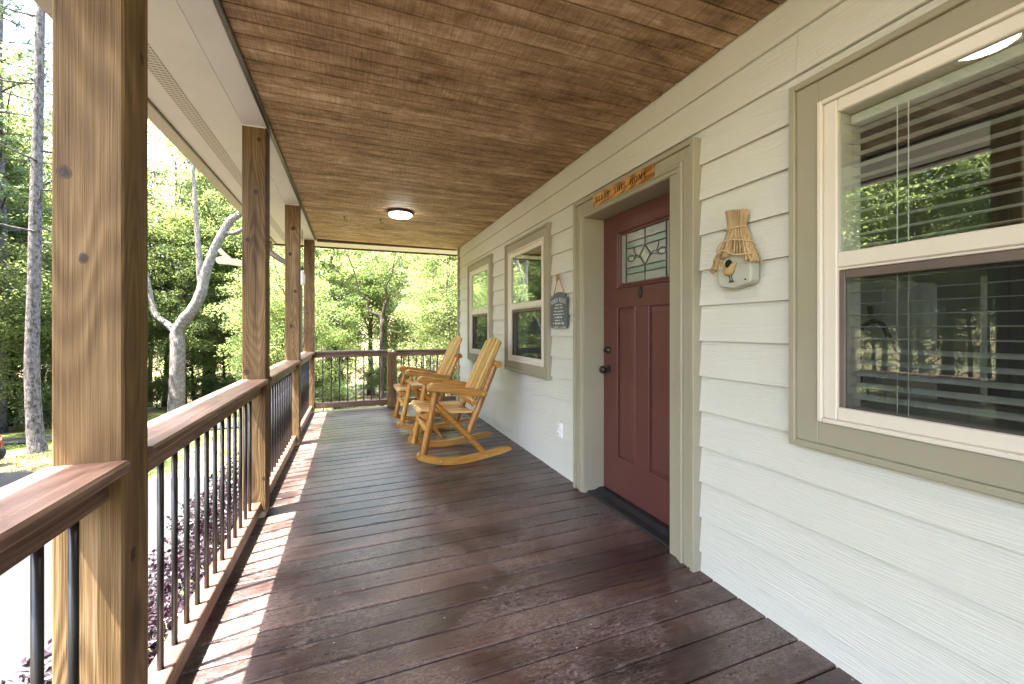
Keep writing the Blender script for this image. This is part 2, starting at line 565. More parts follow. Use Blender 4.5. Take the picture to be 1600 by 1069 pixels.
def TN(x, y):
    n = noise.noise(Vector((x * 0.22, y * 0.22, 0.3))) * 0.10 + noise.noise(Vector((x * 0.9, y * 0.9, 4.3))) * 0.03
    return T(x, y) + n * min(1.0, max(0.0, (abs(x + 2) + abs(y - 2) - 6) * 0.2))


def axis_pts(lo, a, b, hi, step, grow_):
    p = [a]
    while p[-1] < b: p.append(p[-1] + step)
    s = step
    while p[-1] < hi:
        s *= grow_; p.append(p[-1] + s)
    s = step
    q = [a]
    while q[-1] > lo:
        s *= grow_; q.append(q[-1] - s)
    return q[:0:-1] + p


gx = axis_pts(-700, -22, 10, 700, 0.5, 1.18)
gy = axis_pts(-700, -4, 34, 900, 0.5, 1.18)
mb = MB()
mb.v = [(x, y, TN(x, y)) for y in gy for x in gx]
nx = len(gx)
mb.f = [(j * nx + i, j * nx + i + 1, (j + 1) * nx + i + 1, (j + 1) * nx + i) for j in range(len(gy) - 1) for i in range(nx - 1)]
g = G('yard_ground')
wc = g.worldco()
n1 = g.noise(wc, 0.5, 5, 0.65)
n2 = g.noise(wc, 5.0, 5, 0.7)
n3 = g.noise(wc, 38.0, 4, 0.7)
grass = g.ramp(n3, [(0.3, (0.030, 0.055, 0.012)), (0.55, (0.075, 0.115, 0.028)), (0.8, (0.16, 0.18, 0.06))])
litter = g.ramp(n3, [(0.3, (0.07, 0.045, 0.025)), (0.55, (0.20, 0.14, 0.085)), (0.8, (0.36, 0.28, 0.19))])
mk = g.ramp(g.math('ADD', g.math('MULTIPLY', n1, 0.6), g.math('MULTIPLY', n2, 0.4)), [(0.44, 0.0), (0.54, 1.0)])
M['ground'] = g.done(g.bsdf(g.mix(mk, grass, litter), 0.9, g.bump(n3, 0.8, 0.03), Specular_IOR_Level=0.15))
tag(inst('ground', mb.mesh('ground', 'ground', True, False)), kind='structure')

g = G('driveway_asphalt')
wc = g.worldco()
n1 = g.noise(wc, 1.2, 4, 0.6)
n3 = g.noise(wc, 90.0, 3, 0.7)
c = g.ramp(g.math('ADD', g.math('MULTIPLY', n1, 0.5), g.math('MULTIPLY', n3, 0.5)), [(0.3, (0.018, 0.019, 0.021)), (0.6, (0.030, 0.031, 0.033)), (0.8, (0.052, 0.052, 0.053))])
M['asphalt'] = g.done(g.bsdf(c, 0.85, g.bump(n3, 0.5, 0.006), Specular_IOR_Level=0.25))


def sheet(name, xs, edge_lo, edge_hi, ny, mat, dz):
    mb = MB()
    for x in xs:
        a, b = edge_lo(x), edge_hi(x)
        for j in range(ny + 1):
            y = lerp(a, b, j / ny)
            mb.v.append((x, y, TN(x, y) + dz))
    m = ny + 1
    mb.f = [(i * m + j, i * m + j + 1, (i + 1) * m + j + 1, (i + 1) * m + j) for i in range(len(xs) - 1) for j in range(ny)]
    return tag(inst(name, mb.mesh(name, mat, True)), kind='structure')


def pad_far(x):
    return 9.2 + 0.46 * max(0, -x - 2.0) + 0.12 * math.sin(x * 2.1) if x > -7.9 else lerp(11.9, 8.0, min(1, (-7.9 - x) / 0.9))


sheet('driveway', [-1.75 - 0.35 * i for i in range(21)], lambda x: -9.0, pad_far, 44, 'asphalt', 0.05)
sheet('lane', [-20.0 + 0.4 * i for i in range(44)], lambda x: 16.1 + 0.1 * (x + 8), lambda x: 17.7 + 0.16 * (x + 8), 6, 'asphalt', 0.055)

# ------------------------------------------------------------------ porch floor
XW = 1.63
SL = 0.02                         # the deck falls 2 % away from the house
def dz(x): return -SL * (XW - x)

PITCH = 0.1405
deck = empty('porch_floor', (0, 0, 0)); tag(deck, kind='structure')
L = 2.335
prof = [(-0.0672, -0.026), (0.0672, -0.026), (0.0672, -0.005), (0.0658, -0.0018), (0.062, 0.0), (-0.062, 0.0), (-0.0658, -0.0018), (-0.0672, -0.005)]
board_me = MB().prism(prof, 'x', -L, 0.0).mesh('deck_board', 'deck')
rnd = random.Random(3)
y = 1.037 + PITCH / 2 - PITCH * 22
while y < 7.17:
    inst('deck_board', board_me, deck, (XW + 0.006, y, rnd.uniform(-0.0012, 0.0008)), (0, -SL, 0))
    y += PITCH
mb = MB()
mb.prism([(-2.1, dz(-0.6) - 0.25), (7.15, dz(-0.6) - 0.25), (7.15, dz(-0.6) - 0.032), (-2.1, dz(-0.6) - 0.032)], 'x', -0.69, -0.65)
for xx in (-0.2, 0.2, 0.6, 1.0, 1.4):
    mb.box(xx - 0.02, xx + 0.02, -2.1, 7.1, dz(xx) - 0.25, dz(xx) - 0.031)
mb.box(-0.69, 1.63, 7.105, 7.15, -0.30, -0.08)
part('joist_frame', mb, 'rail_y', deck)

# ------------------------------------------------------------------ house
house = empty('house', (1.63, 2.0, 0))
tag(house, 'pale sage lap sided house with olive trim and burgundy front door', 'house')
HL = Vector((-1.63, -2.0, 0))       # shapes of the house are drawn in world metres


def hpart(name, mb, mat, parent=None, smooth=False):
    o = part(name, mb, mat, parent or house, smooth)
    o.location = HL if parent is None else (0, 0, 0)
    return o


DOOR = (1.875, 2.795, 2.045)                                  # y0, y1, top
WINS = [(0.06, 1.19), (3.40, 4.53), (5.065, 6.185)]           # outer casing, y0..y1
WZ0, WZ1 = 0.767, 2.150
CI = 0.104                                                    # casing width
FZ0, FZ1 = WZ0 + CI, WZ1 - CI
Y0H, Y1H = -4.0, 6.88

# the wall behind the siding, with real openings
mb = MB()
X0, X1 = 1.650, 1.80
ops = sorted([(DOOR[0], DOOR[1], -0.3, DOOR[2])] + [(a + CI, b - CI, FZ0, FZ1) for a, b in WINS])
prev = Y0H
for a, b, z0, z1 in ops:
    mb.box(X0, X1, prev, a, -0.3, 2.62)
    mb.box(X0, X1, a, b, z1, 2.62)
    if z0 > 0: mb.box(X0, X1, a, b, -0.3, z0)
    prev = b
mb.box(X0, X1, prev, Y1H, -0.3, 2.62)
mb.box(X1, 9.0, Y1H - 0.16, Y1H, -1.9, 2.62)                   # end wall
mb.box(X1, 9.0, Y0H, Y0H + 0.16, -1.9, 2.62)
mb.box(X0, X1, Y0H, Y1H, -1.9, -0.302)
wall = hpart('wall', mb, 'siding')

# lap siding, board by board
EXPO = 0.1755
zs = [-0.075 + EXPO * i for i in range(16)]
siding_cache = {}
def siding_board(y0, y1, z0, z1):
    key = round(y1 - y0, 3), round(z1 - z0, 3)
    if key not in siding_cache:
        l, h = key
        siding_cache[key] = MB().prism([(-0.0032, 0.0), (0.009, 0.0), (0.0170, h), (0.0135, h)], 'y', 0, l).mesh('siding_board', 'siding')
    o = inst('siding_board', siding_cache[key], wall, (1.630, y0, z0))
    return o

rnd = random.Random(5)
for i, z0 in enumerate(zs):
    z1 = min(z0 + EXPO + 0.0, 2.555)
    if z1 - z0 < 0.02: continue
    cuts = []
    if z0 < 2.1: cuts.append((DOOR[0] - 0.10, DOOR[1] + 0.05))
    for a, b in WINS:
        if z1 > FZ0 + 0.01 and z0 < FZ1 - 0.02: cuts.append((a + 0.05, b - 0.05))
    segs, p = [], Y0H
    for a, b in sorted(cuts):
        segs.append((p, a)); p = b
    segs.append((p, Y1H - 0.035))
    for a, b in segs:
        # butt joints every few metres
        while b - a > 3.66:
            j = a + rnd.uniform(1.9, 3.4)
            siding_board(a, j - 0.0015, z0, z1); a = j
        siding_board(a, b, z0, z1)

# corner board
hpart('corner_trim', MB().bbox(1.606, 1.66, Y1H - 0.035, Y1H + 0.02, -0.3, 2.53, 0.003).bbox(1.66, 1.75, Y1H, Y1H + 0.022, -0.3, 2.53, 0.003), 'trim')

# ------------------------------------------------------------------ windows
def ring(mb, y0, y1, z0, z1, w, xa, xb, b=0.003, wb=None):
    """a rectangular frame in the wall plane, four butted pieces"""
    wb = w if wb is None else wb
    mb.bbox(xa, xb, y0, y0 + w, z0, z1, b)
    mb.bbox(xa, xb, y1 - w, y1, z0, z1, b)
    mb.bbox(xa + 0.0012, xb, y0 + w, y1 - w, z1 - w, z1, b)
    mb.bbox(xa + 0.0012, xb, y0 + w, y1 - w, z0, z0 + wb, b)


def window(a, b, label, lower_screen=True):
    mb = MB()
    ring(mb, a, b, WZ0, WZ1, 0.024, 1.592, 1.652, 0.003)                       # back band
    ring(mb, a + 0.024, b - 0.024, WZ0 + 0.024, WZ1 - 0.024, CI - 0.024, 1.606, 1.652, 0.002)
    w = hpart('window', mb, 'trim'); w['label'] = label
    fa, fb = a + CI, b - CI
    mb = MB()
    ring(mb, fa + 0.001, fb - 0.001, FZ0 + 0.001, FZ1 - 0.001, 0.016, 1.598, 1.72, 0.003)
    ring(mb, fa + 0.017, fb - 0.017, FZ0 + 0.017, FZ1 - 0.017, 0.046, 1.610, 1.71, 0.004)
    fr = hpart('frame', mb, 'vinyl', w)
    ga, gb, gz0, gz1 = fa + 0.063, fb - 0.063, FZ0 + 0.063, FZ1 - 0.063
    mid = 1.457
    mb = MB().bbox(1.616, 1.700, ga - 0.002, gb + 0.002, mid - 0.027, mid + 0.027, 0.004).bbox(1.622, 1.66, ga - 0.002, gb + 0.002, mid - 0.036, mid - 0.0275, 0.002)
    hpart('meeting_rail', mb, 'vinyl', w)
    hpart('pane', MB().box(1.624, 1.630, ga - 0.004, gb + 0.004, mid + 0.02, gz1 + 0.004), 'glass', w)
    hpart('pane', MB().box(1.655, 1.661, ga - 0.004, gb + 0.004, gz0 - 0.004, mid - 0.02), 'glass', w)
    mb = MB()
    ring(mb, ga - 0.012, gb + 0.012, gz0 - 0.028, mid - 0.037, 0.030, 1.624, 1.640, 0.003)
    hpart('screen_frame', mb, 'screen_frame', w)
    hpart('insect_screen', MB().box(1.632, 1.6325, ga + 0.016, gb - 0.016, gz0, mid - 0.064), 'screen', w)
    # inner reveal
    mb = MB()
    for (p, q, r_, s_) in ((fa - 0.001, fa + 0.010, FZ0, FZ1), (fb - 0.010, fb + 0.001, FZ0, FZ1)):
        mb.box(1.722, 1.83, p, q, r_, s_)
    mb.box(1.722, 1.83, fa + 0.0105, fb - 0.0105, FZ1 - 0.012, FZ1 + 0.001)
    mb.box(1.722, 1.83, fa + 0.0105, fb - 0.0105, FZ0 - 0.001, FZ0 + 0.012)
    hpart('reveal', mb, 'blind', w)
    return w


window(*WINS[0], 'nearest window with white slat blinds behind the glass')
window(*WINS[1], 'window between the rocking chair and the hanging slate sign')
window(*WINS[2], 'farthest window by the house corner')

# ------------------------------------------------------------------ front door and its frame
y0, y1, zt = DOOR
OY0, OY1, OZ = 1.683, 2.925, 2.172
mb = MB()
def jambset(mb, a0, a1, top, w, xa, xb, bv=0.003, z0=-0.03):
    mb.bbox(xa, xb, a0, a0 + w, z0, top, bv)
    mb.bbox(xa, xb, a1 - w, a1, z0, top, bv)
    mb.bbox(xa + 0.0012, xb, a0 + w, a1 - w, top - w, top, bv)
jambset(mb, OY0, OY1, OZ, 0.026, 1.588, 1.652)
jambset(mb, OY0 + 0.026, OY1 - 0.026, OZ - 0.026, 0.062, 1.604, 1.652)
hf = hpart('door_frame', mb, 'trim')
mb = MB()
jambset(mb, OY0 + 0.088, OY1 - 0.088, OZ - 0.088, 0.022, 1.594, 1.652, 0.006)
jambset(mb, OY0 + 0.110, OY1 - 0.110, OZ - 0.110, 0.022, 1.602, 1.652, 0.003)
hpart('brick_mould', mb, 'trim', hf)
mb = MB()
ja, jb, jt = OY0 + 0.132, OY1 - 0.132, OZ - 0.132
mb.box(1.612, 1.85, ja - 0.001, y0 + 0.004, -0.02, jt)
mb.box(1.612, 1.85, y1 - 0.004, jb + 0.001, -0.02, jt)
mb.box(1.613, 1.85, y0 + 0.004, y1 - 0.004, zt - 0.008, jt + 0.001)
mb.box(1.825, 1.85, y0 + 0.004, y0 + 0.02, 0.02, zt - 0.008)
hpart('jamb', mb, 'trim', hf)
hpart('threshold', MB().bbox(1.636, 1.86, y0 - 0.055, y1 + 0.055, -0.024, 0.012, 0.004).prism([(1.70, 0.0125), (1.86, 0.0125), (1.86, 0.028), (1.74, 0.028)], 'y', y0 + 0.006, y1 - 0.006), 'threshold', hf)

DX = 1.775
da, db, dzt = y0 + 0.008, y1 - 0.008, zt - 0.012
lite = (2.071, 2.574, 1.532, 1.872)      # glass
# raised pieces of the slab leave the two tall panels recessed
pan = [(2.402, 2.615), (2.052, 2.268)]
PZ0, PZ1 = 0.290, 1.368
ly0, ly1, lz0, lz1 = 2.040, 2.605, 1.500, 1.905
mb = MB()
mb.box(DX + 0.010, DX + 0.045, da, db, 0.033, lz0)             # core below the glass
mb.box(DX + 0.010, DX + 0.045, da, ly0 + 0.02, lz0, dzt)
mb.box(DX + 0.010, DX + 0.045, ly1 - 0.02, db, lz0, dzt)
mb.box(DX + 0.010, DX + 0.045, ly0 + 0.02, ly1 - 0.02, lz1 - 0.02, dzt)
def face(y_0, y_1, z_0, z_1): mb.bbox(DX, DX + 0.012, y_0, y_1, z_0, z_1, 0.0015)
face(da, db, 0.033, PZ0); face(da, db, PZ1, lz0); face(da, db, lz1, dzt)
face(da, pan[1][0], PZ0, PZ1); face(pan[1][1], pan[0][0], PZ0, PZ1); face(pan[0][1], db, PZ0, PZ1)
face(da, ly0, lz0, lz1); face(ly1, db, lz0, lz1)
door = hpart('front_door', mb, 'door'); door['label'] = 'burgundy door with leaded glass light and two tall panels'
for a, b in pan:
    mb = MB()
    i = 0.030
    o4 = [(a + 0.014, PZ0 + 0.014), (b - 0.014, PZ0 + 0.014), (b - 0.014, PZ1 - 0.014), (a + 0.014, PZ1 - 0.014)]
    n4 = [(a + i + 0.012, PZ0 + i + 0.012), (b - i - 0.012, PZ0 + i + 0.012), (b - i - 0.012, PZ1 - i - 0.012), (a + i + 0.012, PZ1 - i - 0.012)]
    vs = [(DX + 0.0095, p, q) for p, q in o4] + [(DX + 0.002, p, q) for p, q in n4]
    mb.add(vs, [(4, 5, 6, 7)] + [(k, (k + 1) % 4, 4 + (k + 1) % 4, 4 + k) for k in range(4)])
    ring(mb, a, b, PZ0, PZ1, 0.010, DX - 0.003, DX + 0.01, 0.003)
    hpart('panel', mb, 'door', door)
mb = MB()
ring(mb, ly0 + 0.0005, ly1 - 0.0005, lz0 + 0.0005, lz1 - 0.0005, 0.014, DX - 0.013, DX + 0.03, 0.004)
ring(mb, ly0 + 0.0148, ly1 - 0.0148, lz0 + 0.0148, lz1 - 0.0148, 0.017, DX - 0.006, DX + 0.03, 0.004)
hpart('glass_frame', mb, 'door', door)
# leaded glass: panes between the cames
gy = [2.071, 2.110, 2.314, 2.517, 2.574]
gz = [1.532, 1.590, 1.633, 1.767, 1.812, 1.873]
GX = DX + 0.012
def pane(a, b, c, d, m): hpart('pane', MB().box(GX, GX + 0.005, a, b, c, d), m, door)
pane(gy[0], gy[1], gz[0], gz[5], 'obscure'); pane(gy[3], gy[4], gz[0], gz[5], 'obscure')
for k, m in enumerate(('obscure', 'obscure_green', 'obscure', 'obscure_green', 'obscure')):
    c, d = gz[k], gz[k + 1]
    pane(gy[1], gy[2], c, d, m); pane(gy[2], gy[3], c, d, m)
cx_, cz_ = 2.314, 1.698
rw, rh = 0.056, 0.066
D4 = [(cx_, cz_ + rh), (cx_ - rw, cz_), (cx_, cz_ - rh), (cx_ + rw, cz_)]
D2 = [(cx_, cz_ + rh * .45), (cx_ - rw * .45, cz_), (cx_, cz_ - rh * .45), (cx_ + rw * .45, cz_)]
for k in range(4):
    q = (k + 1) % 4
    mb = MB().add([(GX - 0.001, *D4[k]), (GX - 0.001, *D4[q]), (GX - 0.006, *D2[q]), (GX - 0.006, *D2[k])], [(0, 1, 2, 3)])
    hpart('bevel_pane', mb, 'bevel_glass', door)
hpart('bevel_pane', MB().add([(GX - 0.006, *p) for p in D2], [(0, 1, 2, 3)]), 'obscure', door)
for oy in (2.149, 2.462):
    mb = MB()
    n = 20
    o_ = [(oy + 0.036 * math.cos(t * math.tau / n), 1.697 + 0.020 * math.sin(t * math.tau / n)) for t in range(n)]
    mb.add([(GX - 0.001, *p) for p in o_] + [(GX - 0.007, oy + (p[0] - oy) * .55, 1.697 + (p[1] - 1.697) * .5) for p in o_],
           [(k, (k + 1) % n, n + (k + 1) % n, n + k) for k in range(n)] + [tuple(range(n, 2 * n))])
    hpart('bevel_pane', mb, 'bevel_glass', door)
mb = MB()
def came(p, q, r=0.0032): mb.tube([(GX - 0.002, *p), (GX - 0.002, *q)], r, 6)
for yy in gy[1:4:2]: came((yy, gz[0]), (yy, gz[5]), 0.004)
came((gy[2], gz[0]), (gy[2], cz_ - rh)); came((gy[2], cz_ + rh), (gy[2], gz[5]))
for zz in gz[1:5]: came((gy[1], zz), (gy[3], zz), 0.0035)
for k in range(4):
    came(D4[k], D4[(k + 1) % 4], 0.004); came(D2[k], D2[(k + 1) % 4], 0.0025); came(D4[k], D2[k], 0.002)
for s, oy in ((-1, 2.149), (1, 2.462)):
    mb.tube([(GX - 0.003, oy + 0.037 * math.cos(t * math.tau / 18), 1.697 + 0.021 * math.sin(t * math.tau / 18)) for t in range(19)], 0.003, 6)
    arc = [(GX - 0.002, oy - s * 0.037 - s * 0.0 + 0.0 * t, 1.697) for t in range(1)]
    q = [(oy - s * 0.030, 1.767), (oy - s * 0.034, 1.735), (oy - s * 0.050, 1.712), (oy - s * 0.036, 1.700)]
    mb.tube(grow([(GX - 0.002, *p) for p in q], 5), 0.003, 6)
    q = [(cx_ + s * rw, cz_), (cx_ + s * (rw + .03), cz_ + .012), (oy - s * 0.045, 1.704)]
    mb.tube(grow([(GX - 0.002, *p) for p in q], 5), 0.0028, 6)
    q = [(cx_ + s * rw * .75, cz_ - .016), (cx_ + s * (rw + .02), cz_ - .004), (oy - s * 0.045, 1.690)]
    mb.tube(grow([(GX - 0.002, *p) for p in q], 5), 0.0028, 6)
hpart('leading', mb, 'lead', door, True)
# knocker, deadbolt and knob
mb = MB().lathe([(0.001, -0.016), (0.016, -0.015), (0.021, -0.008), (0.022, 0.0)], 20, (DX, 0, 0), 'x')
mb.v = [(x, 2.345 + y_ * 0.95, 1.456 + z_ * 1.75) for x, y_, z_ in mb.v]
hpart('door_knocker', mb, 'bronze', door, 35)
prof = [(0.001, -0.028), (0.017, -0.027), (0.022, -0.018), (0.030, -0.010), (0.031, 0.0)]
hpart('deadbolt', MB().lathe(prof, 20, (DX, 2.722, 1.058), 'x').box(DX - 0.042, DX - 0.026, 2.719, 2.725, 1.044, 1.072), 'bronze', door, 35)
prof = [(0.001, -0.070), (0.018, -0.069), (0.027, -0.060), (0.029, -0.048), (0.022, -0.036), (0.012, -0.028), (0.012, -0.012), (0.031, -0.008), (0.032, 0.0)]
hpart('knob', MB().lathe(prof, 22, (DX, 2.722, 0.915), 'x'), 'bronze', door, 35)

# ------------------------------------------------------------------ ceiling, beam, eaves, roof
CS = 0.010
ZC = 2.534
def cz(x): return ZC + CS * (XW - x)
ceil_ = hpart('porch_ceiling', MB().box(-0.53, 1.66, -4.0, 7.0, 2.578, 2.60), 'brown_trim')
lw = 2.150
pr = [(-0.0455, 0.005), (-0.0443, -0.0035), (0.0443, -0.0035), (0.0455, 0.005), (0.0455, 0.012), (-0.0455, 0.012)]
cb_me = MB().prism(pr, 'x', -lw, 0.0).mesh('ceiling_board', 'ceiling')
rnd = random.Random(9)
y = 1.855 - 0.05 - 0.1 * 38
while y < 7.0:
    inst('ceiling_board', cb_me, ceil_, (XW + 0.004, y, ZC + 0.0035 + rnd.uniform(-0.0008, 0.0008)), (0, CS, 0))
    y += 0.1
hpart('ceiling_edge_trim', MB().bbox(-0.532, -0.506, -4.0, 7.0, 2.538, 2.575, 0.004), 'bronze')
hpart('ceiling_end_trim', MB().bbox(-0.50, 1.628, 6.985, 7.03, 2.522, 2.575, 0.004), 'brown_trim')
mb = MB().bbox(-0.678, -0.534, -4.0, 7.17, 2.556, 2.86, 0.004)
hpart('beam', mb, 'soffit')
hpart('beam_end', MB().bbox(-0.534, 1.66, 7.031, 7.17, 2.560, 2.86, 0.004), 'soffit_light')
sof = hpart('soffit', MB().box(-1.13, -0.680, -4.0, 7.60, 2.560, 2.572).box(-0.679, 3.0, 7.172, 7.60, 2.5605, 2.572), 'soffit')
g = G('vent_slots')
wc = g.worldco()
sx = g.n('SeparateXYZ', None, Vector=wc)
st = g.math('FRACT', g.math('MULTIPLY', sx.outputs['Y'], 40.0))
slot = g.math('GREATER_THAN', st, 0.62)
sxx = g.math('FRACT', g.math('MULTIPLY', sx.outputs['X'], 36.0))
slot = g.math('MULTIPLY', slot, g.math('GREATER_THAN', sxx, 0.18))
M['vent'] = g.done(g.bsdf(g.mix(slot, (0.49, 0.45, 0.42), (0.16, 0.14, 0.13)), 0.6))
hpart('vent_strip', MB().box(-0.99, -0.905, -4.0, 7.5, 2.557, 2.5605), 'vent', sof)
gp = [(-1.13, 2.555), (-1.205, 2.535), (-1.222, 2.56), (-1.228, 2.60), (-1.262, 2.632), (-1.270, 2.665), (-1.258, 2.665), (-1.222, 2.61), (-1.20, 2.55), (-1.145, 2.57), (-1.145, 2.68), (-1.13, 2.68)]
hpart('gutter', MB().prism(gp, 'y', -4.0, 7.60), 'gutter')
hpart('gutter_gap_shade', MB().box(-1.1295, -1.118, -4.0, 7.6, 2.546, 2.5595), 'bronze')  # shade between soffit and gutter, put in as a solid dark strip
hpart('fascia', MB().bbox(-1.25, 3.0, 7.602, 7.635, 2.536, 2.70, 0.003), 'brown_trim')
mb = MB()
mb.add([(-1.30, -4.2, 2.672), (4.6, -4.2, 5.03), (10.5, -4.2, 2.672), (10.5, -4.2, 2.76), (4.6, -4.2, 5.14), (-1.30, -4.2, 2.76),
        (-1.30, 7.68, 2.672), (4.6, 7.68, 5.03), (10.5, 7.68, 2.672), (10.5, 7.68, 2.76), (4.6, 7.68, 5.14), (-1.30, 7.68, 2.76)],
       [(0, 1, 4, 5), (1, 2, 3, 4), (11, 10, 7, 6), (10, 9, 8, 7), (0, 6, 7, 1), (1, 7, 8, 2), (5, 4, 10, 11), (4, 3, 9, 10), (0, 5, 11, 6), (2, 8, 9, 3)])
hpart('roof', mb, 'roof')
mb = MB()
mb.add([(1.66, 6.9, 2.6), (9.0, 6.9, 2.6), (4.6, 6.9, 4.95)], [(0, 1, 2)]).add([(1.66, -3.9, 2.6), (9.0, -3.9, 2.6), (4.6, -3.9, 4.95)], [(0, 1, 2)])
hpart('gable', mb, 'siding')
# downspout from the far gutter corner to the corner post
dp = grow([(-1.19, 7.36, 2.56), (-1.19, 7.36, 2.44), (-1.15, 7.34, 2.36), (-1.02, 7.32, 2.27), (-0.86, 7.29, 2.18), (-0.78, 7.27, 2.08), (-0.765, 7.26, 1.96), (-0.76, 7.26, 1.5), (-0.76, 7.26, -1.6)], 5)
hpart('downspout', MB().tube(dp, 0.042, 10), 'screen_frame', None, True)

# rooms behind the glass
mb = MB()
mb.box(1.80, 4.7, 2.78, 2.90, -0.0, 2.5)                       # partition left of the kitchen
mb.box(4.5, 4.62, 1.10, 1.70, 0.0, 2.5); mb.box(4.5, 4.62, 1.82, Y1H - 0.16, 0.0, 2.5)
mb.box(4.5, 4.62, 1.70, 1.82, 1.62, 2.5); mb.box(4.5, 4.62, 1.70, 1.82, 0.0, 0.5)
mb.box(1.801, 9.0, Y0H + 0.16, Y1H - 0.16, 2.5, 2.56)
hpart('room_wall', mb, 'room')
hpart('room_floor', MB().box(1.86, 9.0, Y0H + 0.16, Y1H - 0.16, -0.05, 0.0), 'room_floor')
hpart('back_wall', MB().box(8.9, 9.0, 2.6, Y1H - 0.16, -1.9, 2.5).box(8.9, 9.0, Y0H + 0.16, 2.6, -1.9, 0.1).box(8.9, 9.0, Y0H + 0.16, 2.6, 2.35, 2.5), 'room')  # wide unseen opening added so daylight fills the room and reaches the blind
# ------------------------------------------------------------------ porch posts
PY = [1.352, 3.245, 5.138, 7.030]
PX0, PX1, PW = -0.681, -0.541, 0.140
ORD = ['nearest thick stained wood porch post, beside the camera at the left',
       'second stained wood porch post, with a long drying crack down its face',
       'third stained wood porch post, between the cracked post and the corner post',
       'farthest stained wood porch post, at the corner of the railing']
for k, py in enumerate(PY):
    zb = dz(-0.61)
    p = empty('porch_post', (-0.611, py + 0.07, zb))
    tag(p, ORD[k], 'post', 'posts along the porch edge')
    part('shaft', MB().bbox(-0.07, 0.07, -0.07, 0.07, 0.045 if k else 0.0, 2.555 - zb, 0.005), 'post', p)
    if k:
        part('post_base', MB().bbox(-0.066, 0.066, -0.066, 0.066, 0.0, 0.0448, 0.006), 'post_base', p)
    part('caulk_line', MB().box(-0.072, 0.071, -0.0735, -0.0702, 2.548 - zb, 2.555 - zb), 'caulk', p)
    KN = {0: [(-0.045, 0, 1.592, 0.012), (-0.008, 0, 1.385, 0.009), (0.03, 1, 1.95, 0.010), (-0.02, 1, 0.62, 0.013)], 1: [(0.028, 0, 2.47, 0.011), (0.010, 0, 2.12, 0.012), (-0.035, 0, 1.80, 0.016), (-0.045, 0, 0.93, 0.017), (0.055, 0, 0.22, 0.010)],
          2: [(0.01, 0, 2.30, 0.018), (-0.02, 0, 2.02, 0.014), (0.03, 0, 1.62, 0.013), (-0.01, 0, 1.25, 0.016)], 3: [(0.0, 0, 2.2, 0.012), (-0.02, 0, 1.45, 0.012)]}[k]
    for a, side, hz, rk in KN:
        for rr_, mt, dd in ((rk * 1.2, 'knot_rim', 0.0703), (rk * 0.8, 'knot', 0.0706)):
            n = 20
            pts = [(a + rr_ * math.cos(t) * (1 + 0.10 * math.sin(2 * t + a * 90)), hz - zb + rr_ * 1.25 * math.sin(t) * (1 + 0.10 * math.cos(t * 3 + hz * 9))) for t in [q * math.tau / n for q in range(n)]]
            vs = [(p_, -dd, q_) for p_, q_ in pts] if side == 0 else [(dd, p_, q_) for p_, q_ in pts]
            part('knot', MB().add(vs, [tuple(range(n))]), mt, p)
    if k == 1:
        cr = [(0.0 + 0.004 * math.sin(i * 1.7) + 0.0015 * i, -0.0704, 2.05 - i * 0.105) for i in range(10)]
        mb = MB()
        for i in range(9):
            w0 = 0.0022 * math.sin(math.pi * (i + 0.15) / 9.3); w1 = 0.0022 * math.sin(math.pi * (i + 1.15) / 9.3)
            (xa, ya, za), (xb, yb, zb_) = cr[i], cr[i + 1]
            mb.add([(xa - w0, ya, za), (xa + w0, ya, za), (xb + w1, yb, zb_), (xb - w1, yb, zb_)], [(0, 1, 2, 3)])
        part('drying_crack', mb, 'black_print', p)

# ------------------------------------------------------------------ railings
bal_me = MB().tube([(0, 0, 0), (0, 0, 0.725)], 0.0098, 12).mesh('baluster', 'black_metal', True)
ZCAP = 0.880
capp = [(-0.690, 0.850), (-0.531, 0.850), (-0.527, 0.856), (-0.527, 0.872), (-0.533, 0.880), (-0.688, 0.880), (-0.694, 0.872), (-0.694, 0.856)]


def side_rail(y0, y1, bys, label):
    o = empty('porch_railing', (-0.61, (y0 + y1) / 2, dz(-0.61)))
    tag(o, label, 'railing', 'railings around the porch')
    off = Vector((0.61, -(y0 + y1) / 2, -dz(-0.61)))
    def add(name, mb, mat):
        q = part(name, mb, mat, o); q.location = off; return q
    add('rail_cap', MB().prism(capp, 'y', y0, y1), 'rail_y')
    add('top_rail', MB().bbox(-0.650, -0.570, y0 + 0.001, y1 - 0.001, 0.782, 0.8495, 0.004), 'rail_y')
    add('bottom_rail', MB().bbox(-0.650, -0.570, y0 + 0.001, y1 - 0.001, -0.010, 0.066, 0.004), 'rail_y')
    for by in bys:
        inst('baluster', bal_me, o, off + Vector((-0.607, by, 0.060)))
    return o


side_rail(-2.0, 1.3515, [1.285 - 0.1215 * i for i in range(26)], 'near left railing section running past the camera, in front of the first post')
side_rail(1.4925, 3.2445, [1.643 + 0.1215 * i for i in range(13)], 'left railing section between the nearest post and the cracked second post')
side_rail(3.3855, 5.1375, [3.536 + 0.1215 * i for i in range(13)], 'left railing section between the second and third posts')
side_rail(5.2785, 7.0295, [5.429 + 0.1215 * i for i in range(13)], 'left railing section between the third post and the far corner post')


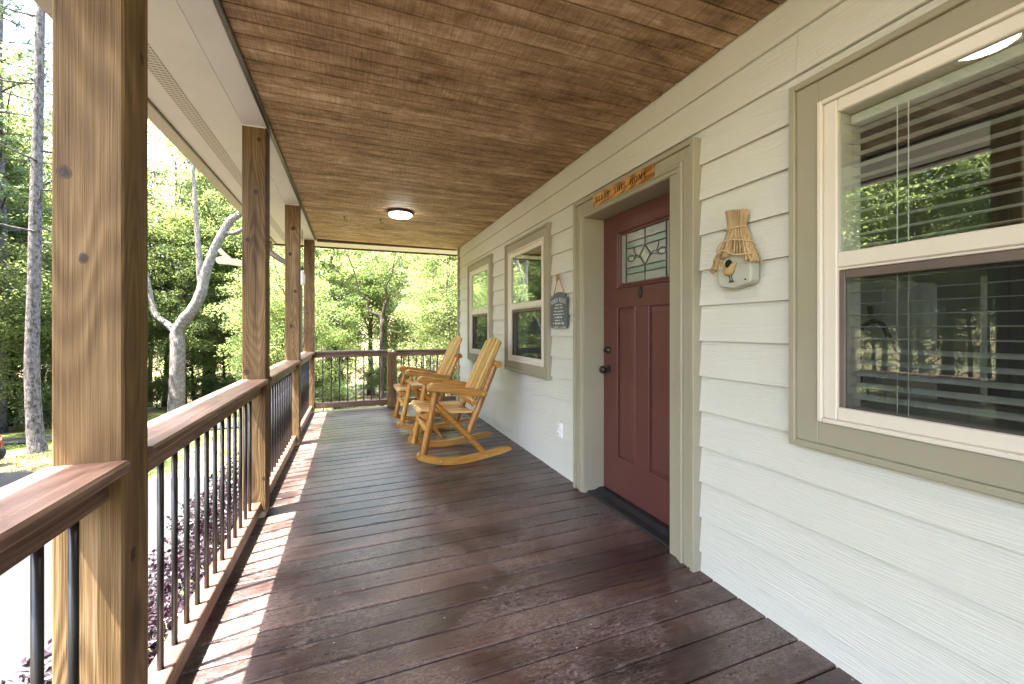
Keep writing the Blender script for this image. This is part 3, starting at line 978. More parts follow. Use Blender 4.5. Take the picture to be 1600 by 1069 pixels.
def end_rail(x0, x1, bxs, label):
    o = empty('porch_railing', ((x0 + x1) / 2, 7.1, dz((x0 + x1) / 2)))
    tag(o, label, 'railing', 'railings around the porch')
    off = -Vector(o.location)
    def add(name, mb, mat):
        q = part(name, mb, mat, o); q.location = off; return q
    cp = [(p[0] + 0.61 + 7.1, p[1] + 0.004) for p in capp]
    add('rail_cap', MB().prism(cp, 'x', x0, x1), 'rail_x')
    add('top_rail', MB().bbox(x0 + 0.001, x1 - 0.001, 7.060, 7.140, 0.786, 0.8535, 0.004), 'rail_x')
    add('bottom_rail', MB().bbox(x0 + 0.001, x1 - 0.001, 7.060, 7.140, 0.020, 0.100, 0.004), 'rail_x')
    for bx in bxs:
        inst('baluster', bal_me, o, off + Vector((bx, 7.1, 0.065)))


end_rail(-0.5405, 0.5145, [-0.425 + 0.1175 * i for i in range(8)], 'far end railing section between the corner post and the short middle post')
end_rail(0.6475, 1.627, [0.735 + 0.1175 * i for i in range(8)], 'far end railing section between the short middle post and the house, behind the chairs')
p = empty('railing_post', (0.581, 7.1, dz(0.58)))
tag(p, 'short stained wood post in the middle of the far end railing', 'post')
part('shaft', MB().bbox(-0.066, 0.066, -0.07, 0.07, 0.0, 0.853 - dz(0.58), 0.005), 'post', p)

# ------------------------------------------------------------------ log rocking chairs
CXO, CYO, CZO = 0.85, 4.15, -0.0155
def LP(x, y, z): return (x - CXO, y, z - CZO)          # from measured x,z; y is already from the chair's middle


def rocking_chair():
    o = empty('rocking_chair', (CXO, CYO, CZO))
    bot = [(0.545, 0.060), (0.60, 0.036), (0.68, 0.010), (0.76, -0.006), (0.84, -0.0145), (0.92, -0.0145), (1.0, -0.008), (1.1, 0.004), (1.2, 0.020), (1.3, 0.038), (1.40, 0.062)]
    top = [(x + 0.004, z + 0.058) for x, z in bot]
    top[-1] = (1.375, 0.098); top[-2] = (1.29, 0.090)
    tip0 = [(0.531, 0.072), (0.530, 0.094), (0.538, 0.110)]
    tip1 = [(1.418, 0.072), (1.412, 0.084), (1.396, 0.095)]
    poly = [(x - CXO, z - CZO) for x, z in bot + tip1 + top[::-1] + tip0[::-1]]
    for s in (-1, 1):
        yy = s * 0.315
        mb = MB().prism(poly, 'y', yy - 0.021, yy + 0.021)
        rk = part('rocker', mb, 'chair_x', o)
        for bx, bz in ((0.572, 0.082), (0.735, 0.030), (1.165, 0.036)):
            part('bolt', MB().lathe([(0.001, -0.003), (0.007, -0.003), (0.009, 0.0)], 10, (bx - CXO, yy - 0.0212, bz - CZO), 'y'), 'brass', rk)
        yl = s * 0.292
        part('front_leg', MB().tube(grow([LP(0.585, yl, 0.055), LP(0.64, yl, 0.33), LP(0.700, yl, 0.645)], 3), [0.029, 0.030, 0.0305, 0.030, 0.0295, 0.0285, 0.0275], 14), 'chair_z', o, 40)
        part('back_log', MB().tube(grow([LP(1.000, s * 0.262, 0.225), LP(1.13, s * 0.262, 0.53), LP(1.270, s * 0.262, 0.862)], 3), [0.029, 0.030, 0.0305, 0.030, 0.030, 0.029, 0.028], 14), 'chair_z', o, 40)
        part('brace', MB().tube([LP(0.695, s * 0.290, 0.545), LP(0.93, s * 0.292, 0.300), LP(1.165, s * 0.296, 0.045)], [0.026, 0.028, 0.027], 12), 'chair_x', o, 40)
        # arm: flat top, rounded nose
        d = Vector((1.160 - 0.615, 0.606 - 0.695)); n_ = Vector((-d.y, d.x)).normalized()
        A, B = Vector((0.612, 0.668)), Vector((1.168, 0.578))
        tk = 0.062
        pl = [A + n_ * 0.0 + Vector((0.045, -0.010)), A + Vector((0.012, 0.000)), A + n_ * 0.022 + Vector((0.000, 0)), A + n_ * 0.042 + Vector((0.010, 0)), A + n_ * (tk - 0.006) + Vector((0.026, 0)), A + n_ * tk + Vector((0.048, 0)),
              B + n_ * tk - d.normalized() * 0.02, B + n_ * (tk - 0.014), B + n_ * 0.016, B - d.normalized() * 0.02]
        mb = MB().prism([(q.x - CXO, q.y - CZO) for q in pl], 'y', s * 0.308 - 0.045, s * 0.308 + 0.045)
        ar = part('armrest', mb, 'chair_x', o)
        md = ar.modifiers.new('round', 'BEVEL'); md.width = 0.012; md.segments = 3; md.limit_method = 'ANGLE'; md.angle_limit = R(50)
        part('bolt', MB().lathe([(0.001, -0.003), (0.008, -0.003), (0.010, 0.0)], 10, (1.132 - CXO, s * 0.308 - 0.0452, 0.612 - CZO), 'y'), 'brass', ar)
    def log(name, x, z, r, w): return part(name, MB().tube([LP(x, -w, z), LP(x, -w * .3, z), LP(x, w * .3, z), LP(x, w, z)], [r * .95, r, r * 1.02, r * .96], 14), 'chair_y', o, 40)
    log('crossbar', 1.290, 0.880, 0.034, 0.325)
    log('front_stretcher', 0.640, 0.290, 0.028, 0.285)
    log('seat_beam', 0.605, 0.432, 0.030, 0.285)
    log('seat_beam', 1.075, 0.392, 0.028, 0.285)
    log('back_beam', 1.070, 0.520, 0.026, 0.262)
    # seat slats run front to back, a little dished
    n = 6
    for i in range(n):
        yc = -0.235 + 0.094 * i
        sag = 0.006 * abs(i - 2.5)
        pts = [(0.548, 0.452 + sag), (0.556, 0.470 + sag), (0.575, 0.481 + sag), (0.70, 0.466 + sag), (0.85, 0.447 + sag), (1.045, 0.438 + sag)]
        pl = [(x - CXO, z - CZO) for x, z in pts] + [(x - CXO, z - CZO - 0.020) for x, z in pts[::-1][:-1]] + [(0.560 - CXO, 0.447 + sag - CZO)]
        part('seat_slat', MB().prism(pl, 'y', yc - 0.038, yc + 0.038), 'slat_x', o)
    # back slats with an arched top
    ws = [0.078, 0.052, 0.150, 0.052, 0.078]
    p0, p1 = Vector((1.052, 0.492)), Vector((1.350, 1.128))
    dv = (p1 - p0).normalized(); nv = Vector((-dv.y, dv.x))
    yy = -(sum(ws) + 0.022 * 4) / 2
    for w in ws:
        ym = yy + w / 2
        f = lambda q: (p1 - p0).length - 0.7 * (q * q)
        mb = MB()
        ys = [yy, yy + w * .33, yy + w * .67, yy + w]
        vs, fs = [], []
        for t in (0.0, -0.016):
            for q in ys: 
                b_ = p0 + nv * t; vs.append((b_.x - CXO, q, b_.y - CZO))
            for q in ys:
                b_ = p0 + dv * f(q) + nv * t; vs.append((b_.x - CXO, q, b_.y - CZO))
        for k in range(3):
            fs += [(k, k + 1, 5 + k, 4 + k), (8 + k, 12 + k, 13 + k, 9 + k), (4 + k, 5 + k, 13 + k, 12 + k), (k, 8 + k, 9 + k, k + 1)]
        fs += [(0, 4, 12, 8), (3, 11, 15, 7)]
        mb.add(vs, fs)
        part('back_slat', mb, 'slat_z', o)
        yy += w + 0.022
    return o


ch = rocking_chair()
tag(ch, 'honey log rocking chair nearest the camera, facing the railing', 'rocking chair', 'rocking chairs on the porch')
c2 = copy_tree(ch)
c2.location = (CXO - 0.045, CYO + 1.405, CZO - 0.001)
c2.rotation_euler = (0, 0, R(1.5))
c2['label'] = 'honey log rocking chair farther back, beside the corner window'

# small folding table between the chairs
t = empty('folding_table', (0.78, 4.88, dz(0.78)))
tag(t, 'small folding wooden table standing between the two rocking chairs', 'table')
for i in range(5):
    part('top_slat', MB().bbox(-0.19 + 0.077 * i, -0.19 + 0.077 * i + 0.072, -0.26, 0.26, 0.618, 0.634, 0.002), 'slat_x', t)
part('apron', MB().bbox(-0.185, 0.185, -0.225, -0.205, 0.590, 0.617, 0.002).bbox(-0.185, 0.185, 0.205, 0.225, 0.590, 0.617, 0.002), 'chair_x', t)
for yy in (-0.19, 0.17):
    part('leg', MB().prism([(-0.165, 0.0), (-0.140, 0.0), (0.165, 0.589), (0.140, 0.589)], 'y', yy, yy + 0.018), 'chair_z', t)
    part('leg', MB().prism([(0.165, 0.0), (0.140, 0.0), (-0.165, 0.589), (-0.140, 0.589)], 'y', yy + 0.020, yy + 0.038), 'chair_z', t)
part('stretcher', MB().tube([(-0.12, -0.18, 0.08), (-0.12, 0.19, 0.08)], 0.008, 8), 'chair_y', t)

# ------------------------------------------------------------------ ceiling lights, hooks
def ceiling_light(x, y, label):
    o = empty('ceiling_light', (x, y, cz(x)))
    tag(o, label, 'ceiling light', 'round lights on the porch ceiling')
    part('rim', MB().lathe([(0.143, 0.0), (0.150, -0.007), (0.150, -0.016), (0.142, -0.026), (0.127, -0.031), (0.127, -0.022)], 40), 'bronze', o, 40)
    part('diffuser', MB().lathe([(0.126, -0.020), (0.126, -0.044), (0.112, -0.056), (0.075, -0.064), (0.001, -0.067)], 40), 'lamp', o, 40)
ceiling_light(0.505, 4.99, 'round flush ceiling light with dark rim above the rocking chairs')
ceiling_light(0.60, 1.07, 'round ceiling light nearest the camera, seen mirrored in the nearest window')

for hx, hy, lb in ((-0.095, 5.47, 'small black screw hook in the ceiling, farther from the lamp'), (0.315, 5.43, 'small black screw hook in the ceiling, closer to the lamp')):
    o = empty('ceiling_hook', (hx, hy, cz(hx)))
    tag(o, lb, 'hook', 'screw hooks in the ceiling')
    part('plate', MB().lathe([(0.016, 0.0), (0.016, -0.004), (0.006, -0.010)], 12), 'black_metal', o, 40)
    pts = [(0, 0, 0), (0, 0, -0.035)] + [(0.016 - 0.016 * math.cos(a), 0, -0.035 - 0.016 * math.sin(a)) for a in [k * math.pi / 6 for k in range(1, 9)]]
    part('hook', MB().tube(pts, 0.003, 8), 'black_metal', o, True)

# ------------------------------------------------------------------ feeder on a chain near the far corner
o = empty('hanging_feeder', (-0.635, 6.36, 1.80))
tag(o, 'white bottle feeder hanging on a dark chain near the corner post', 'feeder')
mb = MB()
zc_ = 2.556 - 1.80
k = 0
while zc_ > 0.25:
    n = 10
    pts = []
    for i in range(n + 1):
        a = i * math.tau / n
        u_, w_ = 0.008 * math.cos(a), 0.019 * math.sin(a)
        pts.append((u_, 0, zc_ - 0.019 + w_) if k % 2 else (0, u_, zc_ - 0.019 + w_))
    mb.tube(pts, 0.0028, 5, False)
    zc_ -= 0.030; k += 1
part('chain', mb, 'black_metal', o, True)
part('cap', MB().lathe([(0.008, 0.25), (0.020, 0.235), (0.020, 0.205), (0.010, 0.20)], 14), 'black_plastic', o, 40)
part('bottle', MB().lathe([(0.012, 0.203), (0.016, 0.18), (0.034, 0.15), (0.038, 0.12), (0.038, 0.05), (0.030, 0.02), (0.008, 0.0)], 18), 'white_plastic', o, 40)
part('wire_loop', MB().tube([(0.04 + 0.022 * math.sin(a), 0, 0.1 - 0.075 * math.cos(a)) for a in [i * math.pi / 10 for i in range(-1, 12)]], 0.003, 6), 'screen_frame', o, True)

# cream forked piece on the outer side of the second post
o = empty('forked_ornament', (-0.705, 3.32, 1.60))
tag(o, 'cream painted forked wooden piece sticking out behind the second post', 'ornament')
fp = [(0.0, 0.055), (-0.045, 0.062), (-0.085, 0.100), (-0.108, 0.128), (-0.124, 0.116), (-0.128, 0.104), (-0.098, 0.074), (-0.120, 0.070), (-0.140, 0.058), (-0.138, 0.040), (-0.125, 0.022), (-0.06, 0.020), (0.0, 0.012), (0.06, 0.0), (0.10, 0.02), (0.10, 0.05), (0.06, 0.06)]
fo = part('plaque', MB().prism([(x, z + 0.02) for x, z in fp], 'y', -0.010, 0.010), 'cream', o)
md = fo.modifiers.new('round', 'BEVEL'); md.width = 0.004; md.segments = 2
part('arm', MB().box(0.02, 0.028, -0.004, 0.004, 0.02, 0.06), 'black_metal', o)

# ------------------------------------------------------------------ writing
def slab_letter(ch):
    """slab-serif capitals in a 1-high box; returns polygons and width"""
    P = []
    def rc(x0, x1, y0, y1): P.append([(x0, y0), (x1, y0), (x1, y1), (x0, y1)])
    def stem(x, w=0.24, s=0.07): rc(x, x + w, 0, 1); rc(x - s, x + w + s, 0, 0.10); rc(x - s, x + w + s, 0.90, 1)
    def arc(cx, cy, rx, ry, a0, a1, tx, ty, n=14):
        for i in range(n):
            a, b = lerp(a0, a1, i / n), lerp(a0, a1, (i + 1) / n)
            P.append([(cx + rx * math.cos(a), cy + ry * math.sin(a)), (cx + rx * math.cos(b), cy + ry * math.sin(b)),
                      (cx + (rx - tx) * math.cos(b), cy + (ry - ty) * math.sin(b)), (cx + (rx - tx) * math.cos(a), cy + (ry - ty) * math.sin(a))])
    pi = math.pi
    if ch == 'B':
        stem(0.08); rc(0.28, 0.42, 0.90, 1); rc(0.28, 0.42, 0.47, 0.56); rc(0.28, 0.42, 0, 0.10)
        arc(0.42, 0.755, 0.26, 0.245, -pi / 2, pi / 2, 0.19, 0.09); arc(0.42, 0.26, 0.30, 0.26, -pi / 2, pi / 2, 0.20, 0.09); return P, 0.80
    if ch == 'L':
        stem(0.08); rc(0.28, 0.68, 0, 0.10); rc(0.58, 0.68, 0, 0.32); return P, 0.74
    if ch == 'E':
        stem(0.08); rc(0.28, 0.68, 0, 0.10); rc(0.60, 0.68, 0, 0.30); rc(0.28, 0.66, 0.90, 1); rc(0.58, 0.66, 0.72, 1); rc(0.28, 0.48, 0.46, 0.55); rc(0.46, 0.53, 0.36, 0.66); return P, 0.76
    if ch == 'S':
        arc(0.34, 0.745, 0.29, 0.255, pi * 0.06, pi * 1.5, 0.17, 0.10); arc(0.34, 0.255, 0.31, 0.285, -pi * 0.95, pi * 0.5, 0.18, 0.10)
        rc(0.56, 0.63, 0.68, 1.0); rc(0.02, 0.09, 0.0, 0.33); return P, 0.70
    if ch == 'T':
        rc(0.28, 0.48, 0, 1); rc(0.18, 0.58, 0, 0.10); rc(0.02, 0.74, 0.90, 1); rc(0.02, 0.11, 0.66, 1); rc(0.65, 0.74, 0.66, 1); return P, 0.78
    if ch == 'H':
        stem(0.10); stem(0.58); rc(0.3, 0.58, 0.45, 0.55); return P, 0.90
    if ch == 'I':
        stem(0.11); return P, 0.44
    if ch == 'O':
        arc(0.42, 0.5, 0.40, 0.52, 0, 2 * pi, 0.20, 0.10, 26); return P, 0.84
    if ch == 'M':
        stem(0.10, 0.12); stem(0.78, 0.20)
        P.append([(0.14, 1), (0.34, 1), (0.60, 0.12), (0.48, 0.05)]); P.append([(0.88, 1), (0.76, 1), (0.48, 0.0), (0.60, 0.0)]); return P, 1.10
    return P, 0.36


def font_mesh(txt, size):
    cu = bpy.data.curves.new('lettering', 'FONT')
    cu.body = txt; cu.size = size; cu.align_x = 'CENTER'; cu.resolution_u = 3
    ob = bpy.data.objects.new('lettering', cu)
    col.objects.link(ob)
    me = bpy.data.meshes.new_from_object(ob)
    bpy.data.objects.remove(ob)
    return me


# board over the door
SX = 1.600
o = empty('door_sign', (SX, 2.312, 2.070))
tag(o, 'narrow varnished board reading BLESS THIS HOME above the door', 'sign')
W2 = 0.322
ep = [(-W2, 0.004), (-W2 + 0.006, 0.0), (0.0, 0.001), (W2 - 0.008, 0.0), (W2, 0.006), (W2 - 0.003, 0.030), (W2 + 0.001, 0.055), (W2 - 0.004, 0.079), (0.05, 0.080), (-W2 + 0.006, 0.079), (-W2, 0.073), (-W2 + 0.003, 0.04)]
b_ = part('board', MB().prism(ep, 'x', -0.014, 0.003), 'sign_wood', o)
md = b_.modifiers.new('round', 'BEVEL'); md.width = 0.003; md.segments = 2
mb = MB()
hgt = 0.037
for txt, xa, xb in (('BLESS', -0.282, -0.112), ('THIS', -0.060, 0.070), ('HOME', 0.112, 0.275)):
    mb = MB()
    tot = sum(slab_letter(c)[1] + 0.16 for c in txt) - 0.16
    sx_ = (xb - xa) / tot
    x = xa
    for c in txt:
        P, w = slab_letter(c)
        for q, poly in enumerate(P):
            mb.add([(-0.0146 - 0.00002 * q, -(x + p[0] * sx_), 0.021 + p[1] * hgt) for p in poly], [tuple(range(len(poly)))])
        x += (w + 0.16) * sx_
    part('lettering', mb, 'black_print', o)

# slate sign on a rope
o = empty('porch_sign', (1.617, 3.208, 1.22))
tag(o, 'grey slate sign headed PORCH RULES hanging from a rope loop', 'sign')
hw, ht = 0.150, 0.290
outl = [(-hw + 0.02, 0.0), (hw - 0.02, 0.0), (hw - 0.018, 0.010), (hw, 0.022), (hw, ht - 0.040), (hw - 0.03, ht - 0.030)]
outl += [(0.105 * math.cos(a), ht - 0.030 + 0.042 * math.sin(a)) for a in [math.pi * i / 12 for i in range(1, 12)]]
outl += [(-hw + 0.03, ht - 0.030), (-hw, ht - 0.040), (-hw, 0.022), (-hw + 0.018, 0.010)]
part('slab', MB().prism(outl, 'x', -0.012, 0.0), 'slate', o)
letters = 'PORCH RULES'
mb = MB()
R_ = 0.34
adv = 0.0
ws = {'M': 0.9, 'I': 0.35, ' ': 0.5}
n = len(letters)
for i, c in enumerate(letters):
    if c == ' ': continue
    me = font_mesh(c, 0.052)
    a = (i - (n - 1) / 2) * 0.070
    cx2, cy2 = R_ * math.sin(a), ht - 0.070 - R_ * (1 - math.cos(a))
    for v in [list(me.vertices)]:
        vs = []
        for w in v:
            px, py = w.co.x * 0.72, w.co.y * 1.0
            xr = cx2 + px * math.cos(-a) - py * math.sin(-a); yr = cy2 + px * math.sin(-a) + py * math.cos(-a)
            vs.append((-0.0127, -xr, yr))
    mb.add(vs, [tuple(p.vertices) for p in me.polygons])
part('heading', mb, 'white_print', o)
# small verse lines: too small to read in the photograph, kept as rows of short strokes
rnd = random.Random(21)
mb = MB()
rows = [(0.192, 0.058, 0.009), (0.165, 0.070, 0.012), (0.138, 0.084, 0.008), (0.113, 0.096, 0.008), (0.086, 0.066, 0.013), (0.062, 0.062, 0.009), (0.034, 0.094, 0.016)]
for zz, half, hh in rows:
    x = -half
    while x < half:
        w = rnd.uniform(0.006, 0.012)
        if rnd.random() < 0.84:
            for t_ in range(2):
                xx = x + t_ * w * 0.55
                mb.box(-0.0127, -0.0121, -xx - w * 0.32, -xx, zz, zz + hh * rnd.uniform(0.75, 1.0))
            if rnd.random() < 0.6:
                mb.box(-0.0126, -0.0121, -x - w * 0.85, -x, zz + hh * 0.38, zz + hh * 0.58)
        x += w + 0.002
part('verse', mb, 'white_print', o)
mb = MB()                                                # worn pale edge at the foot of the slab
for i in range(46):
    x = rnd.uniform(-hw + 0.012, hw - 0.03); zz = abs(rnd.gauss(0, 0.007)) + 0.001
    w = rnd.uniform(0.004, 0.018)
    mb.add([(-0.0124, -x, zz), (-0.0124, -x - w * .5, zz + rnd.uniform(.001, .006)), (-0.0124, -x - w, zz), (-0.0124, -x - w * .5, max(0.0005, zz - 0.003))], [(0, 1, 2, 3)])
part('worn_edge', mb, 'white_print', o)
rp = part('rope', MB().tube([(-0.006, 0.118, ht - 0.045), (-0.010, 0.010, 0.425), (-0.010, -0.010, 0.425), (-0.006, -0.118, ht - 0.045)], 0.0045, 8), 'rope', o, True)
mb = MB()
for i in range(9):
    a = i * 2.399
    mb.tube(grow([(-0.016, 0.004 * math.cos(a), 0.425 + 0.004 * math.sin(a)), (-0.026, 0.018 * math.cos(a), 0.430 + 0.016 * math.sin(a)), (-0.014, 0.026 * math.cos(a + .6), 0.428 + 0.020 * math.sin(a + .6))], 3), 0.005, 6)
mb.tube(grow([(-0.016, 0.01, 0.42), (-0.02, 0.02, 0.40), (-0.014, 0.028, 0.372)], 3), 0.004, 6)
part('knot', mb, 'rope', o, True)

# ------------------------------------------------------------------ birdhouse ornament with a straw roof
o = empty('birdhouse_ornament', (1.626, 1.435, 1.39))
tag(o, 'pale green birdhouse wall ornament with a straw broom roof', 'ornament')
def OL(y, z, x=0.0): return (x, y - 1.435, z - 1.39)
hp = [(1.521, 1.480), (1.514, 1.415), (1.500, 1.402), (1.432, 1.391), (1.352, 1.408), (1.342, 1.420), (1.340, 1.490), (1.375, 1.535), (1.430, 1.560), (1.475, 1.545)]
hb = part('house_body', MB().prism([(y - 1.435, z - 1.39) for y, z in hp], 'x', -0.052, 0.0), 'pale_green', o)
md = hb.modifiers.new('round', 'BEVEL'); md.width = 0.010; md.segments = 3
part('entrance_hole', MB().lathe([(0.001, -0.0535), (0.019, -0.0535), (0.020, -0.051)], 20, OL(1.456, 1.503), 'x'), 'black_print', o)
# bird
mb = MB()
mb.tube([OL(1.484, 1.494, -0.056), OL(1.476, 1.487, -0.058), OL(1.468, 1.479, -0.060), OL(1.459, 1.471, -0.062), OL(1.450, 1.467, -0.063), OL(1.441, 1.468, -0.063), OL(1.434, 1.475, -0.062), OL(1.429, 1.484, -0.061), OL(1.425, 1.491, -0.060), OL(1.420, 1.495, -0.059), OL(1.413, 1.498, -0.058), OL(1.403, 1.500, -0.057)],
        [0.004, 0.007, 0.012, 0.017, 0.0195, 0.019, 0.016, 0.013, 0.0125, 0.011, 0.005, 0.001], 14)
mb.tube([OL(1.478, 1.488, -0.058), OL(1.489, 1.502, -0.056), OL(1.496, 1.513, -0.055)], [0.005, 0.007, 0.006], 8)
part('bird', mb, 'bird', o, True)
mb = MB()
for q in (1.448, 1.436):
    mb.tube([OL(q, 1.452, -0.058), OL(q - 0.004, 1.430, -0.056)], 0.0016, 5)
    for d in (-0.008, 0.0, 0.008): mb.tube([OL(q - 0.004, 1.430, -0.056), OL(q - 0.004 + d, 1.418, -0.055)], 0.0014, 5)
part('bird_legs', mb, 'black_print', o)
part('dot', MB().lathe([(0.001, -0.054), (0.004, -0.054), (0.004, -0.051)], 10, OL(1.368, 1.425), 'x'), 'black_print', o)
rnd = random.Random(4)
mb = MB()
NS = 190
for i in range(NS):
    u = (i + rnd.random()) / NS
    ta = lerp(1.497, 1.378, u); na = lerp(1.487, 1.396, u); ba = lerp(1.566, 1.304, u)
    zb = 1.478 + 0.05 * u if u < 0.24 else (1.502 - 0.02 * (u - 0.78) if u > 0.76 else 1.538)
    zb += rnd.uniform(-0.010, 0.006)
    zt = lerp(1.745, 1.728, u) + rnd.uniform(-0.006, 0.006)
    dpt = -0.014 - 0.042 * rnd.random() ** 0.7 * math.sin(math.pi * min(max(u, 0.06), 0.94)) ** 0.5
    mb.tube(grow([OL(ta, zt, dpt * 0.95), OL(na, 1.664, dpt * 0.8), OL(lerp(na, ba, 0.45) , lerp(1.664, zb, 0.45), dpt * 1.15), OL(ba, zb, dpt * 1.5 - 0.006)], 2), rnd.uniform(0.0018, 0.0032), 5)
part('straw_roof', mb, 'straw', o)
mb = MB()
mb.tube(grow([OL(1.494, 1.660, -0.018), OL(1.475, 1.657, -0.058), OL(1.44, 1.657, -0.066), OL(1.405, 1.658, -0.058), OL(1.388, 1.661, -0.018)], 4), 0.0028, 6)
mb.tube(grow([OL(1.521, 1.552, -0.022), OL(1.512, 1.562, -0.062), OL(1.47, 1.590, -0.090), OL(1.42, 1.602, -0.090), OL(1.37, 1.592, -0.070), OL(1.355, 1.588, -0.030)], 4), 0.0028, 6)
mb.tube(grow([OL(1.540, 1.514, -0.028), OL(1.525, 1.522, -0.070), OL(1.475, 1.552, -0.095), OL(1.44, 1.556, -0.095), OL(1.39, 1.532, -0.095), OL(1.35, 1.530, -0.075), OL(1.330, 1.536, -0.032)], 4), 0.0028, 6)
part('twine', mb, 'twine', o, True)

# wall outlet
o = empty('outlet', (1.634, 3.212, 0.372))
tag(o, 'white outdoor outlet cover low on the siding left of the door', 'outlet')
part('cover', MB().bbox(-0.020, 0.004, -0.042, 0.042, -0.064, 0.064, 0.006), 'white_plastic', o)
for s in (-1, 1):
    part('flap', MB().bbox(-0.032, -0.0205, -0.026, 0.026, s * 0.031 - 0.024, s * 0.031 + 0.024, 0.006), 'white_plastic', o)
    part('socket_slots', MB().box(-0.0328, -0.0318, -0.010, -0.006, s * 0.031 - 0.006, s * 0.031 + 0.008).box(-0.0328, -0.0318, 0.006, 0.010, s * 0.031 - 0.006, s * 0.031 + 0.008), 'black_print', o)

# ------------------------------------------------------------------ blind and room things behind the nearest window
wa, wb_ = WINS[0][0] + CI + 0.068, WINS[0][1] - CI - 0.068
o = empty('window_blind', (1.697, (wa + wb_) / 2, 0.90))
tag(o, 'white slatted blind hanging inside the nearest window', 'blind')
hl = (wb_ - wa) / 2
part('head_rail', MB().bbox(-0.022, 0.03, -hl, hl, 1.045, 1.078, 0.003), 'blind', o)
sp = [(-0.025, -0.0015), (-0.012, 0.0015), (0.012, 0.0015), (0.025, -0.0015), (0.012, -0.001), (-0.012, -0.001)]
sl_me = MB().prism(sp, 'y', -hl, hl).mesh('slat', 'blind')
for i in range(24):
    inst('slat', sl_me, o, (0, 0, 1.022 - 0.0413 * i), (0, R(-3) if i < 19 else R(-16), 0))
part('bottom_rail', MB().bbox(-0.025, 0.025, -hl, hl, 0.008, 0.024, 0.003), 'blind', o)
for q in (hl - 0.145, hl - 0.175, -0.06, -0.09):
    part('cord', MB().tube([(-0.028, q, 1.05), (-0.028, q, 0.02)], 0.0016, 5), 'blind', o)

o = empty('kitchen_counter', (2.15, 1.4, 0.0))
tag(o, 'grey kitchen counter under the nearest window, indoors', 'counter')
part('cabinet', MB().bbox(-0.26, 0.26, -1.9, 1.3, 0.0, 0.86, 0.004), 'counter', o)
part('counter_top', MB().bbox(-0.29, 0.29, -1.92, 1.32, 0.8605, 0.90, 0.006), 'counter', o)
o = empty('kitchen_faucet', (2.05, 1.206, 0.90))
tag(o, 'black gooseneck faucet seen through the nearest window', 'faucet')
part('base', MB().lathe([(0.026, 0.0), (0.026, 0.02), (0.016, 0.05)], 16), 'black_metal', o, 40)
part('spout', MB().tube(grow([(0, 0, 0.04), (0, 0, 0.28), (0, -0.012, 0.325), (0, -0.05, 0.345), (0, -0.085, 0.325), (0, -0.105, 0.275)], 4), 0.010, 10), 'black_metal', o, True)
o = empty('white_cabinet', (3.8, 2.32, 0.0))
tag(o, 'tall white cabinet indoors, seen left in the nearest window', 'cabinet')
part('body', MB().bbox(-0.32, 0.32, -0.42, 0.42, 0.0, 1.56, 0.01), 'white_plastic', o)
part('door_handle', MB().bbox(-0.345, -0.321, -0.36, -0.33, 1.30, 1.38, 0.004), 'black_plastic', o)
o = empty('curtain', (4.42, 1.2, 0.05))
tag(o, 'blue grey curtain hanging at the back of the room behind the nearest window', 'curtain')
mb = MB()
n = 70
front = [(0.03 * math.sin(i * 0.9) + 0.012 * math.sin(i * 2.3), -0.55 + 1.1 * i / n) for i in range(n + 1)]
mb.add([(x, y, 0.0) for x, y in front] + [(x * 0.7, y, 2.2) for x, y in front] + [(x + 0.006, y, 0.0) for x, y in front] + [(x * 0.7 + 0.006, y, 2.2) for x, y in front],
       [(i, i + 1, n + 2 + i, n + 1 + i) for i in range(n)] + [(2 * n + 2 + i, 3 * n + 3 + i, 3 * n + 4 + i, 2 * n + 3 + i) for i in range(n)])
part('cloth', mb, 'curtain', o, True)
part('rod', MB().tube([(0, -0.62, 2.22), (0, 0.62, 2.22)], 0.012, 10), 'bronze', o, True)
# ------------------------------------------------------------------ foliage materials
def leaf_mat(name, dark, light, trans, tmix=0.52, rough=0.5, vscale=0.9):
    g = G(name)
    co = g.objco()
    n1 = g.noise(co, vscale, 3, 0.6)
    n2 = g.noise(co, 14.0, 2, 0.6)
    k = g.math('ADD', g.math('MULTIPLY', n1, 0.55), g.math('MULTIPLY', n2, 0.45))
    k = g.math('ADD', k, g.math('MULTIPLY', g.math('SUBTRACT', g.rand(), 0.5), 0.26))
    c = g.ramp(k, [(0.30, dark), (0.68, light)])
    t = g.ramp(k, [(0.30, tuple(q * 0.55 for q in trans)), (0.68, trans)])
    pb = g.bsdf(c, rough, None, Specular_IOR_Level=0.35)
    tr = g.n('BsdfTranslucent', None, Color=t).outputs[0]
    return g.done(g.n('MixShader', None, _0=tmix, _1=pb, _2=tr).outputs[0])


M['leaf'] = leaf_mat('broad_leaf', (0.046, 0.084, 0.030), (0.115, 0.168, 0.058), (0.38, 0.48, 0.14))
M['leaf_yellow'] = leaf_mat('bright_leaf', (0.060, 0.100, 0.030), (0.145, 0.190, 0.066), (0.36, 0.43, 0.14), 0.50)
M['leaf_dark'] = leaf_mat('deep_leaf', (0.036, 0.070, 0.032), (0.092, 0.142, 0.062), (0.34, 0.45, 0.15))
M['needle'] = leaf_mat('pine_needle', (0.035, 0.070, 0.028), (0.085, 0.135, 0.055), (0.14, 0.21, 0.07), 0.25)
M['purple'] = leaf_mat('purple_leaf', (0.010, 0.006, 0.009), (0.040, 0.025, 0.036), (0.07, 0.016, 0.026), 0.15, 0.36, 3.0)
M['grass'] = leaf_mat('grass_blade', (0.060, 0.095, 0.022), (0.17, 0.20, 0.06), (0.28, 0.34, 0.09), 0.4)


